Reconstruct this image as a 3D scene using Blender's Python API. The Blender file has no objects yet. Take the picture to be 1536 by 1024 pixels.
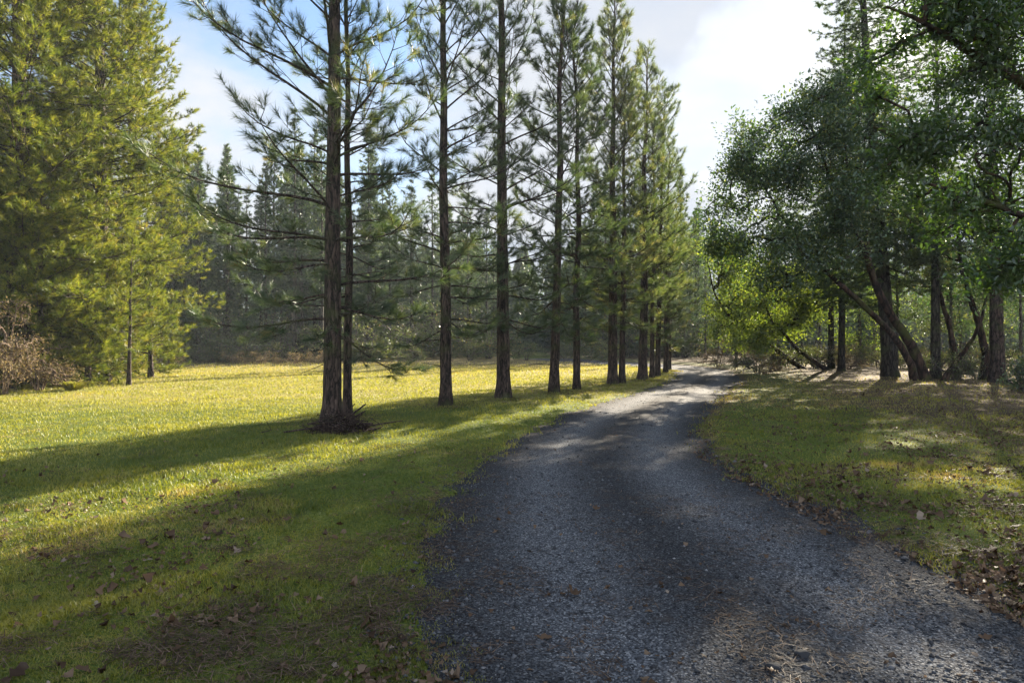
import bpy, math
import numpy as np

rad = math.radians
scene = bpy.context.scene
COL = scene.collection
F = 1024.0            # focal length in photograph pixels (24 mm on 36 mm, 1536 px wide)
EYE = 1.6
SUN_AZ, SUN_EL = rad(29.8), rad(21.0)
SUN_DIR = np.array([math.sin(SUN_AZ) * math.cos(SUN_EL), math.cos(SUN_AZ) * math.cos(SUN_EL), math.sin(SUN_EL)])


# ------------------------------------------------------------------ small maths
def smooth(a, b, x):
    t = np.clip((np.asarray(x, float) - a) / (b - a), 0, 1)
    return t * t * (3 - 2 * t)


def unit(v):
    v = np.asarray(v, float)
    return v / np.maximum(np.linalg.norm(v, axis=-1, keepdims=True), 1e-9)


def _hash(ix, iy, seed):
    h = (ix.astype(np.int64) * 374761393 + iy.astype(np.int64) * 668265263 + seed * 1442695041) & 0x7fffffff
    h = ((h ^ (h >> 13)) * 1274126177) & 0x7fffffff
    return ((h ^ (h >> 16)) & 0xffff) / 65535.0


def vnoise(x, y, s, seed=0):
    x = np.asarray(x, float) / s
    y = np.asarray(y, float) / s
    ix, iy = np.floor(x), np.floor(y)
    fx, fy = x - ix, y - iy
    fx = fx * fx * (3 - 2 * fx)
    fy = fy * fy * (3 - 2 * fy)
    a = _hash(ix, iy, seed); b = _hash(ix + 1, iy, seed)
    c = _hash(ix, iy + 1, seed); d = _hash(ix + 1, iy + 1, seed)
    return (a * (1 - fx) + b * fx) * (1 - fy) + (c * (1 - fx) + d * fx) * fy


def fbm(x, y, s, seed=0, n=3):
    t, a, k = 0, 0, 1.0
    for i in range(n):
        t = t + k * vnoise(x, y, s / 2 ** i, seed + i * 17)
        a += k
        k *= 0.5
    return t / a


def px(u, v, d):
    """point at depth d seen at photograph pixel (u, v)"""
    return np.array([(u - 768) / F * d, d, EYE - (v - 512) / F * d])


def gx(u, d):
    return (u - 768) / F * d


# ------------------------------------------------------------------ terrain
ROAD_D = np.array([-6, 0.0, 3.2, 3.92, 5.0, 6.35, 9.2, 12.8, 16.7, 21, 26, 30.9, 35.6, 40, 46, 54, 64])
ROAD_L = np.array([-1.2, -.7, -.42, -.66, -.62, -.72, -.40, .45, 1.75, 3.75, 5.7, 7.35, 8.5, 8.6, 7.2, 4.2, 0])
ROAD_RD = np.array([-6, 0.0, 4.2, 4.85, 5.9, 6.88, 8.07, 9.47, 11.9, 15.2, 21, 28.2, 35.6, 40, 46, 54, 64])
ROAD_R = np.array([3.4, 3.3, 3.2, 3.18, 3.08, 2.92, 2.82, 2.9, 3.4, 4.4, 6.55, 9.5, 11.6, 12.2, 11.6, 8.6, 5])


def road_in(x, y):
    """signed distance-like value: positive inside the road"""
    l = np.interp(y, ROAD_D, ROAD_L)
    r = np.interp(y, ROAD_RD, ROAD_R)
    n = (fbm(x, y, 1.1, 3) - .5) * .75 + (fbm(x, y, .3, 9) - .5) * .35
    return np.minimum(x - l, r - x) + n * .8


def base_z(x, y):
    z = (fbm(x, y, 9, 21) - .5) * .22 + (fbm(x, y, 2.0, 5) - .5) * .07
    l = np.interp(y, ROAD_D, ROAD_L)
    r = np.interp(y, ROAD_RD, ROAD_R)
    z = z * (.25 + .75 * smooth(0, 3, np.maximum(l - x, x - r)))
    z = z + .10 * smooth(.3, 6, x - r)
    return z * smooth(400, 150, np.hypot(x, y))


def ground_z(x, y):
    s = road_in(x, y)
    return base_z(x, y) - .11 * smooth(-.25, .35, s) + .04 + (fbm(x, y, .35, 31) - .5) * .045 * smooth(60, 20, np.hypot(x, y))


def road_z(x, y):
    l = np.interp(y, ROAD_D, ROAD_L)
    r = np.interp(y, ROAD_RD, ROAD_R)
    t = (x - l) / (r - l)
    rut = np.exp(-((t - .27) / .10) ** 2) + np.exp(-((t - .73) / .10) ** 2)
    return base_z(x, y) - .022 * rut + .012 * np.exp(-((t - .5) / .12) ** 2) + (fbm(x, y, .5, 44) - .5) * .02 - .004


def top_z(x, y):
    return np.maximum(ground_z(x, y), np.where(road_in(x, y) > -.6, road_z(x, y), -9))


def gz(x, y):
    return float(np.maximum(ground_z(np.array([x]), np.array([y])), base_z(np.array([x]), np.array([y])) - .03)[0])


# ------------------------------------------------------------------ meshes
def mesh_obj(name, verts, faces, mat, parent=None, smooth_shade=False, var=None, loc=None):
    """faces: list of int arrays (n,k)"""
    me = bpy.data.meshes.new(name)
    verts = np.asarray(verts, np.float32)
    faces = [np.asarray(f, np.int32) for f in faces if len(f)]
    me.vertices.add(len(verts))
    me.vertices.foreach_set('co', verts.ravel())
    loops = np.concatenate([f.ravel() for f in faces])
    tot = np.concatenate([np.full(len(f), f.shape[1], np.int32) for f in faces])
    start = np.concatenate([[0], np.cumsum(tot)[:-1]]).astype(np.int32)
    me.loops.add(len(loops))
    me.loops.foreach_set('vertex_index', loops)
    me.polygons.add(len(tot))
    me.polygons.foreach_set('loop_start', start)
    if smooth_shade:
        me.polygons.foreach_set('use_smooth', np.ones(len(tot), bool))
    me.update(calc_edges=True)
    if var is not None:
        for k, arr in var.items():
            a = me.attributes.new(k, 'FLOAT', 'POINT')
            a.data.foreach_set('value', np.asarray(arr, np.float32))
    me.materials.append(mat)
    o = bpy.data.objects.new(name, me)
    COL.objects.link(o)
    if parent is not None:
        o.parent = parent
    if loc is not None:
        o.location = loc
    return o


class Tubes:
    def __init__(self):
        self.v, self.f, self.n = [], [], 0

    def add(self, pts, radii, sides=6, cap=False, rough=0, rng=None):
        pts = np.asarray(pts, float)
        radii = np.asarray(radii, float)
        n = len(pts)
        t = np.empty_like(pts)
        t[1:-1] = pts[2:] - pts[:-2]
        t[0] = pts[1] - pts[0]
        t[-1] = pts[-1] - pts[-2]
        t = unit(t)
        ref = np.array([0, 0, 1.]) if abs(t[0, 2]) < .8 else np.array([1., 0, 0])
        a = unit(np.cross(t, ref))
        b = np.cross(t, a)
        ang = np.linspace(0, 2 * math.pi, sides, endpoint=False)
        ca, sa = np.cos(ang), np.sin(ang)
        R = radii[:, None] * np.ones((1, sides))
        if rough and rng is not None:
            rid = rng.normal(0, 1, (n, sides))
            rid = rid * .6 + rng.normal(0, 1, (1, sides)) * .7
            R = R * (1 + rough * rid)
        ring = pts[:, None, :] + R[:, :, None] * (ca[None, :, None] * a[:, None, :] + sa[None, :, None] * b[:, None, :])
        self.v.append(ring.reshape(-1, 3))
        i = np.arange(n - 1)[:, None] * sides
        j = np.arange(sides)[None, :]
        j2 = (j + 1) % sides
        q = np.stack([i + j, i + j2, i + sides + j2, i + sides + j], -1).reshape(-1, 4) + self.n
        self.f.append(q)
        self.n += n * sides

    def build(self, name, mat, parent=None, var=None, loc=None):
        return mesh_obj(name, np.concatenate(self.v), [np.concatenate(self.f)], mat, parent, True, var, loc)


def needles(pos, d, scale, n, length, width, rng, spread=(15, 75), back=.12, droop=.0):
    """tufts of long needles, one slim triangle each"""
    T = len(pos)
    P = np.repeat(pos, n, 0)
    D = np.repeat(d, n, 0)
    S = np.repeat(scale, n)[:, None]
    M = T * n
    perp = unit(np.cross(D, rng.normal(size=(M, 3))))
    a = np.radians(rng.uniform(spread[0], spread[1], M))[:, None]
    nd = unit(D * np.cos(a) + perp * np.sin(a) + np.array([0, 0, -droop]))
    L = length * rng.uniform(.7, 1.1, M)[:, None] * S
    B = P - D * rng.uniform(0, back, M)[:, None] * S
    w = unit(np.cross(nd, rng.normal(size=(M, 3)))) * (width / 2) * np.sqrt(S)
    v = np.stack([B - w, B + w, B + nd * L], 1).reshape(-1, 3)
    f = np.arange(M * 3).reshape(-1, 3)
    var = np.repeat(np.clip(np.repeat(rng.uniform(0, 1, T), n) * .7 + rng.uniform(0, .3, M), 0, 1), 3)
    return v, f, var


def leaves(pos, d, size, rng, aspect=.5, spread=.9, up=.35, n=8, jitter=.12):
    """rosettes of folded leaves; six vertices and two faces each"""
    T = len(pos)
    M = T * n
    P = np.repeat(pos, n, 0) + rng.normal(size=(M, 3)) * jitter
    D = unit(np.repeat(d, n, 0) + rng.normal(size=(M, 3)) * spread + np.array([0, 0, up]))
    N = unit(np.cross(D, unit(np.cross(np.array([0, 0, 1.]) + rng.normal(size=(M, 3)) * .55, D))))
    W = unit(np.cross(D, N))
    L = (size * rng.uniform(.45, 1.2, M))[:, None]
    w = W * L * aspect * .5
    fold = N * L * .10
    v = np.stack([P, P + D * L * .3 + w * .85 + fold, P + D * L * .68 + w * .8 + fold, P + D * L - N * L * .06,
                  P + D * L * .68 - w * .8 + fold, P + D * L * .3 - w * .85 + fold], 1).reshape(-1, 3)
    k = np.arange(M)[:, None] * 6
    f = np.concatenate([k + np.array([[0, 1, 2, 3]]), k + np.array([[0, 3, 4, 5]])])
    var = np.repeat(np.clip(np.repeat(rng.uniform(0, 1, T), n) * .6 + rng.uniform(0, .4, M), 0, 1), 6)
    return v, f, var


# ------------------------------------------------------------------ materials
def new_mat(name):
    m = bpy.data.materials.new(name)
    m.use_nodes = True
    nt = m.node_tree
    nt.nodes.clear()
    return m, nt, nt.nodes, nt.links


def N(nodes, kind, **kw):
    n = nodes.new(kind)
    for k, v in kw.items():
        setattr(n, k, v)
    return n


def ramp(nodes, stops):
    r = nodes.new('ShaderNodeValToRGB')
    e = r.color_ramp.elements
    while len(e) > 1:
        e.remove(e[-1])
    e[0].position, e[0].color = stops[0][0], (*stops[0][1], 1)
    for p, c in stops[1:]:
        x = e.new(p)
        x.color = (*c, 1)
    return r


def leaf_mat(name, stops, trans=.45, gloss=.08, rough=.4, tcol=(1.15, 1.2, .6)):
    m, nt, nd, ln = new_mat(name)
    at = N(nd, 'ShaderNodeAttribute', attribute_name='var')
    oi = N(nd, 'ShaderNodeObjectInfo')
    ad = N(nd, 'ShaderNodeMath', operation='MULTIPLY_ADD')
    ln.new(oi.outputs['Random'], ad.inputs[0]); ad.inputs[1].default_value = .22
    sb = N(nd, 'ShaderNodeMath', operation='SUBTRACT'); sb.inputs[1].default_value = .11
    ln.new(at.outputs['Fac'], sb.inputs[0])
    ln.new(sb.outputs[0], ad.inputs[2])
    r = ramp(nd, stops)
    ln.new(ad.outputs[0], r.inputs[0])
    df = N(nd, 'ShaderNodeBsdfDiffuse')
    ln.new(r.outputs[0], df.inputs['Color'])
    mu = N(nd, 'ShaderNodeMix', data_type='RGBA', blend_type='MULTIPLY')
    mu.inputs['Factor'].default_value = 1
    ln.new(r.outputs[0], mu.inputs['A']); mu.inputs['B'].default_value = (*tcol, 1)
    tr = N(nd, 'ShaderNodeBsdfTranslucent')
    ln.new(mu.outputs['Result'], tr.inputs['Color'])
    mx = N(nd, 'ShaderNodeMixShader'); mx.inputs[0].default_value = trans
    ln.new(df.outputs[0], mx.inputs[1]); ln.new(tr.outputs[0], mx.inputs[2])
    out = N(nd, 'ShaderNodeOutputMaterial')
    if gloss > 0:
        gl = N(nd, 'ShaderNodeBsdfGlossy'); gl.inputs['Roughness'].default_value = rough
        gl.inputs['Color'].default_value = (.9, .95, 1, 1)
        m2 = N(nd, 'ShaderNodeMixShader'); m2.inputs[0].default_value = gloss
        ln.new(mx.outputs[0], m2.inputs[1]); ln.new(gl.outputs[0], m2.inputs[2])
        ln.new(m2.outputs[0], out.inputs[0])
    else:
        ln.new(mx.outputs[0], out.inputs[0])
    return m


def bark_mat(name, dark, mid, light, scale=9, moss=None, stretch=.22, bump=.6):
    m, nt, nd, ln = new_mat(name)
    tc = N(nd, 'ShaderNodeTexCoord')
    mp = N(nd, 'ShaderNodeMapping'); mp.inputs['Scale'].default_value = (1, 1, stretch)
    ln.new(tc.outputs['Object'], mp.inputs[0])
    vo = N(nd, 'ShaderNodeTexVoronoi', feature='DISTANCE_TO_EDGE'); vo.inputs['Scale'].default_value = scale
    no = N(nd, 'ShaderNodeTexNoise'); no.inputs['Scale'].default_value = scale * 2.5; no.inputs['Detail'].default_value = 6
    wp = N(nd, 'ShaderNodeMix', data_type='RGBA'); wp.inputs['Factor'].default_value = .12
    ln.new(mp.outputs[0], wp.inputs['A']); ln.new(no.outputs['Color'], wp.inputs['B'])
    ln.new(mp.outputs[0], no.inputs['Vector']); ln.new(wp.outputs['Result'], vo.inputs['Vector'])
    r1 = ramp(nd, [(0, (0, 0, 0)), (.16, (1, 1, 1))])
    ln.new(vo.outputs['Distance'], r1.inputs[0])
    mu = N(nd, 'ShaderNodeMath', operation='MULTIPLY')
    ln.new(r1.outputs[0], mu.inputs[0]); ln.new(no.outputs['Fac'], mu.inputs[1])
    r2 = ramp(nd, [(.05, dark), (.42, mid), (.75, light)])
    ln.new(mu.outputs[0], r2.inputs[0])
    col = r2.outputs[0]
    if moss:
        n2 = N(nd, 'ShaderNodeTexNoise'); n2.inputs['Scale'].default_value = 1.7; n2.inputs['Detail'].default_value = 5
        ln.new(tc.outputs['Object'], n2.inputs['Vector'])
        r3 = ramp(nd, [(.52, (0, 0, 0)), (.68, (.8, .8, .8))])
        ln.new(n2.outputs['Fac'], r3.inputs[0])
        mm = N(nd, 'ShaderNodeMix', data_type='RGBA')
        ln.new(r3.outputs[0], mm.inputs['Factor']); ln.new(col, mm.inputs['A']); mm.inputs['B'].default_value = (*moss, 1)
        col = mm.outputs['Result']
    bs = N(nd, 'ShaderNodeBsdfPrincipled'); bs.inputs['Roughness'].default_value = .9
    bs.inputs['Specular IOR Level'].default_value = .2
    ln.new(col, bs.inputs['Base Color'])
    bp = N(nd, 'ShaderNodeBump'); bp.inputs['Strength'].default_value = bump; bp.inputs['Distance'].default_value = .03
    ln.new(mu.outputs[0], bp.inputs['Height']); ln.new(bp.outputs[0], bs.inputs['Normal'])
    out = N(nd, 'ShaderNodeOutputMaterial'); ln.new(bs.outputs[0], out.inputs[0])
    return m


M_pine_bark = bark_mat('pine_bark', (.008, .007, .006), (.048, .034, .028), (.115, .083, .068), 11, moss=(.05, .06, .02))
M_fir_bark = bark_mat('fir_bark', (.008, .007, .006), (.04, .034, .028), (.10, .085, .07), 9, moss=(.05, .06, .02))
M_madrone_bark = bark_mat('madrone_bark', (.009, .006, .005), (.036, .022, .016), (.09, .055, .038), 5, moss=(.05, .06, .015), stretch=.35, bump=.3)
M_grey_twig = bark_mat('grey_twig', (.03, .025, .022), (.10, .085, .075), (.2, .18, .16), 14)
M_red_twig = bark_mat('red_twig', (.04, .028, .02), (.16, .115, .08), (.30, .23, .165), 14)
M_dead_wood = bark_mat('dead_wood', (.01, .007, .006), (.045, .03, .025), (.12, .09, .075), 14)

M_needle_row = leaf_mat('row_pine_needle', [(0, (.028, .054, .024)), (.6, (.060, .090, .034)), (.9, (.12, .14, .045)), (1, (.26, .19, .08))], .5, .05)
M_needle_backlit_gold = leaf_mat('backlit_gold_pine_needle', [(0, (.035, .062, .026)), (.5, (.078, .108, .040)), (.85, (.15, .165, .065)), (1, (.25, .21, .10))], .52, .05)  # dry golden tint, with backlit glow also put into the needle colour
M_needle_grove = leaf_mat('grove_pine_needle', [(0, (.035, .06, .012)), (.45, (.125, .155, .022)), (.86, (.255, .255, .044)), (1, (.30, .21, .08))], .40, .02)
M_needle_far = leaf_mat('far_pine_needle', [(0, (.022, .045, .028)), (.6, (.05, .08, .043)), (1, (.11, .13, .065))], .45, .03)
M_needle_fir = leaf_mat('fir_needle', [(0, (.025, .05, .018)), (.6, (.055, .085, .028)), (1, (.12, .14, .04))], .5, .05)
M_madrone = leaf_mat('madrone_leaf', [(0, (.020, .045, .016)), (.5, (.042, .078, .022)), (.9, (.10, .145, .03)), (1, (.2, .22, .05))], .45, .06, .42, (1.15, 1.35, .45))
M_madrone_dark = leaf_mat('madrone_leaf_dark', [(0, (.020, .050, .022)), (.6, (.048, .088, .032)), (.9, (.12, .16, .04)), (1, (.22, .22, .05))], .44, .07, .45, (1.2, 1.3, .55))
M_lime = leaf_mat('bright_leaf', [(0, (.065, .11, .015)), (.5, (.135, .19, .026)), (1, (.28, .31, .05))], .55, .05, .5)
M_brown_leaf = leaf_mat('dry_leaf', [(0, (.10, .085, .04)), (.5, (.20, .165, .08)), (1, (.34, .29, .16))], .35, .02, .6, (1.1, .95, .7))
M_shrub = leaf_mat('shrub_leaf', [(0, (.035, .055, .015)), (.6, (.085, .105, .03)), (.9, (.18, .16, .06)), (1, (.22, .14, .06))], .4, .05)
M_grass = leaf_mat('grass_blade', [(0, (.062, .10, .012)), (.40, (.16, .175, .022)), (.72, (.245, .25, .045)), (.88, (.28, .25, .085)), (1, (.26, .18, .085))], .48, .03, .5, (1.25, 1.17, .45))
M_dry_grass = leaf_mat('dry_grass_blade', [(0, (.13, .17, .03)), (.4, (.24, .25, .06)), (1, (.42, .36, .19))], .42, .02, .5, (1.15, 1.05, .6))
M_litter = leaf_mat('fallen_leaf', [(0, (.03, .018, .010)), (.4, (.10, .062, .036)), (.75, (.17, .12, .08)), (1, (.27, .23, .19))], .12, .015, .4, (1, .9, .7))
M_duff = leaf_mat('fallen_needle', [(0, (.035, .021, .013)), (.6, (.10, .062, .038)), (1, (.22, .155, .105))], .1, .03, .5, (1, .9, .7))


def ground_material():
    m, nt, nd, ln = new_mat('meadow_ground')
    tc = N(nd, 'ShaderNodeTexCoord')
    def noise(sc, det=6):
        n = N(nd, 'ShaderNodeTexNoise'); n.inputs['Scale'].default_value = sc; n.inputs['Detail'].default_value = det
        ln.new(tc.outputs['Object'], n.inputs['Vector'])
        return n
    def mix(fac, a, b):
        x = N(nd, 'ShaderNodeMix', data_type='RGBA')
        ln.new(fac, x.inputs['Factor'])
        for s, k in ((a, 'A'), (b, 'B')):
            if isinstance(s, tuple): x.inputs[k].default_value = (*s, 1)
            else: ln.new(s, x.inputs[k])
        return x.outputs['Result']
    def attr_plus(name, n, amp, lo, hi):
        a = N(nd, 'ShaderNodeAttribute', attribute_name=name)
        x = N(nd, 'ShaderNodeMath', operation='MULTIPLY_ADD')
        ln.new(n.outputs['Fac'], x.inputs[0]); x.inputs[1].default_value = amp
        ln.new(a.outputs['Fac'], x.inputs[2])
        r = N(nd, 'ShaderNodeMapRange'); r.inputs['From Min'].default_value = lo + amp * .5; r.inputs['From Max'].default_value = hi + amp * .5
        ln.new(x.outputs[0], r.inputs['Value'])
        return r.outputs[0]
    fine = noise(38, 8)
    mid = noise(5, 6)
    big = noise(.9, 5)
    g = ramp(nd, [(.30, (.035, .055, .012)), (.5, (.075, .105, .018)), (.7, (.15, .16, .035))])
    ln.new(fine.outputs['Fac'], g.inputs[0])
    b = ramp(nd, [(.32, (.03, .021, .012)), (.5, (.085, .06, .033)), (.68, (.18, .135, .08))])
    ln.new(fine.outputs['Fac'], b.inputs[0])
    y = ramp(nd, [(.3, (.11, .12, .03)), (.5, (.21, .19, .06)), (.7, (.34, .27, .12))])
    ln.new(fine.outputs['Fac'], y.inputs[0])
    c = mix(attr_plus('dry', big, .5, .35, .65), g.outputs[0], y.outputs[0])
    c = mix(attr_plus('litter', mid, 1.1, .35, .65), c, b.outputs[0])
    bs = N(nd, 'ShaderNodeBsdfPrincipled'); bs.inputs['Roughness'].default_value = .95; bs.inputs['Specular IOR Level'].default_value = .1
    ln.new(c, bs.inputs['Base Color'])
    bp = N(nd, 'ShaderNodeBump'); bp.inputs['Strength'].default_value = .8; bp.inputs['Distance'].default_value = .04
    ln.new(fine.outputs['Fac'], bp.inputs['Height']); ln.new(bp.outputs[0], bs.inputs['Normal'])
    out = N(nd, 'ShaderNodeOutputMaterial'); ln.new(bs.outputs[0], out.inputs[0])
    return m


def gravel_material():
    m, nt, nd, ln = new_mat('gravel_road_surface')
    tc = N(nd, 'ShaderNodeTexCoord')
    vo = N(nd, 'ShaderNodeTexVoronoi'); vo.inputs['Scale'].default_value = 95
    v2 = N(nd, 'ShaderNodeTexVoronoi'); v2.inputs['Scale'].default_value = 42
    no = N(nd, 'ShaderNodeTexNoise'); no.inputs['Scale'].default_value = 1.3; no.inputs['Detail'].default_value = 7
    n2 = N(nd, 'ShaderNodeTexNoise'); n2.inputs['Scale'].default_value = 7; n2.inputs['Detail'].default_value = 8
    for x in (vo, v2, no, n2):
        ln.new(tc.outputs['Object'], x.inputs['Vector'])
    bw = N(nd, 'ShaderNodeRGBToBW'); ln.new(vo.outputs['Color'], bw.inputs[0])
    c1 = ramp(nd, [(.1, (.016, .017, .019)), (.45, (.048, .051, .057)), (.72, (.092, .098, .107)), (.95, (.21, .215, .22))])
    ln.new(bw.outputs[0], c1.inputs[0])
    # needle-strewn brownish streaks
    r = ramp(nd, [(.50, (0, 0, 0)), (.66, (.75, .75, .75))])
    ln.new(n2.outputs['Fac'], r.inputs[0])
    r0 = ramp(nd, [(.4, (.15, .15, .15)), (.62, (1, 1, 1))])
    ln.new(no.outputs['Fac'], r0.inputs[0])
    mu = N(nd, 'ShaderNodeMath', operation='MULTIPLY'); ln.new(r.outputs[0], mu.inputs[0]); ln.new(r0.outputs[0], mu.inputs[1])
    mx = N(nd, 'ShaderNodeMix', data_type='RGBA')
    ln.new(mu.outputs[0], mx.inputs['Factor']); ln.new(c1.outputs[0], mx.inputs['A']); mx.inputs['B'].default_value = (.055, .042, .034, 1)
    wa = N(nd, 'ShaderNodeAttribute', attribute_name='wear')
    wn = N(nd, 'ShaderNodeMath', operation='MULTIPLY'); ln.new(wa.outputs['Fac'], wn.inputs[0]); ln.new(r0.outputs[0], wn.inputs[1])
    inv = N(nd, 'ShaderNodeMath', operation='MULTIPLY_ADD'); ln.new(wa.outputs['Fac'], inv.inputs[0]); inv.inputs[1].default_value = -.75; inv.inputs[2].default_value = 1
    m2 = N(nd, 'ShaderNodeMath', operation='MULTIPLY'); ln.new(mu.outputs[0], m2.inputs[0]); ln.new(inv.outputs[0], m2.inputs[1])
    ln.new(m2.outputs[0], mx.inputs['Factor'])
    sc_ = N(nd, 'ShaderNodeMath', operation='MULTIPLY_ADD'); ln.new(wa.outputs['Fac'], sc_.inputs[0]); sc_.inputs[1].default_value = .95; sc_.inputs[2].default_value = .52
    br = N(nd, 'ShaderNodeVectorMath', operation='SCALE'); ln.new(c1.outputs[0], br.inputs[0]); ln.new(sc_.outputs[0], br.inputs['Scale'])
    ln.new(br.outputs[0], mx.inputs['A'])
    bs = N(nd, 'ShaderNodeBsdfPrincipled'); bs.inputs['Roughness'].default_value = .9
    bs.inputs['Specular IOR Level'].default_value = .08
    ln.new(mx.outputs['Result'], bs.inputs['Base Color'])
    h = N(nd, 'ShaderNodeMath', operation='MULTIPLY_ADD'); ln.new(vo.outputs['Distance'], h.inputs[0]); h.inputs[1].default_value = -.6
    ln.new(v2.outputs['Distance'], h.inputs[2])
    bp = N(nd, 'ShaderNodeBump'); bp.inputs['Strength'].default_value = .7; bp.inputs['Distance'].default_value = .012
    bp.invert = True
    ln.new(h.outputs[0], bp.inputs['Height']); ln.new(bp.outputs[0], bs.inputs['Normal'])
    out = N(nd, 'ShaderNodeOutputMaterial'); ln.new(bs.outputs[0], out.inputs[0])
    return m


def stone_material():
    m, nt, nd, ln = new_mat('crushed_stone')
    at = N(nd, 'ShaderNodeAttribute', attribute_name='var')
    r = ramp(nd, [(0, (.018, .019, .022)), (.5, (.055, .059, .066)), (.85, (.13, .136, .148)), (1, (.32, .32, .32))])
    ln.new(at.outputs['Fac'], r.inputs[0])
    bs = N(nd, 'ShaderNodeBsdfPrincipled'); bs.inputs['Roughness'].default_value = .8; bs.inputs['Specular IOR Level'].default_value = .15
    ln.new(r.outputs[0], bs.inputs['Base Color'])
    out = N(nd, 'ShaderNodeOutputMaterial'); ln.new(bs.outputs[0], out.inputs[0])
    return m


M_ground = ground_material()
M_gravel = gravel_material()
M_stone = stone_material()


# ------------------------------------------------------------------ naming helpers
def tag(o, label=None, cat=None, group=None, kind=None):
    if label: o['label'] = label
    if cat: o['category'] = cat
    if group: o['group'] = group
    if kind: o['kind'] = kind
    return o


def thing(name, label, cat, loc, group=None, rotz=0):
    o = bpy.data.objects.new(name, None)
    COL.objects.link(o)
    o.empty_display_size = .2
    o.location = loc
    o.rotation_euler = (0, 0, rotz)
    return tag(o, label, cat, group)


def dup(root, loc, rotz, scale, label, group=None):
    r = root.copy()
    COL.objects.link(r)
    r.location = loc
    r.rotation_euler = (0, 0, rotz)
    r.scale = scale if isinstance(scale, tuple) else (scale, scale, scale)
    r['label'] = label
    if group: r['group'] = group
    for ch in list(root.children):
        c = ch.copy()
        COL.objects.link(c)
        c.parent = r
    return r


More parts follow.
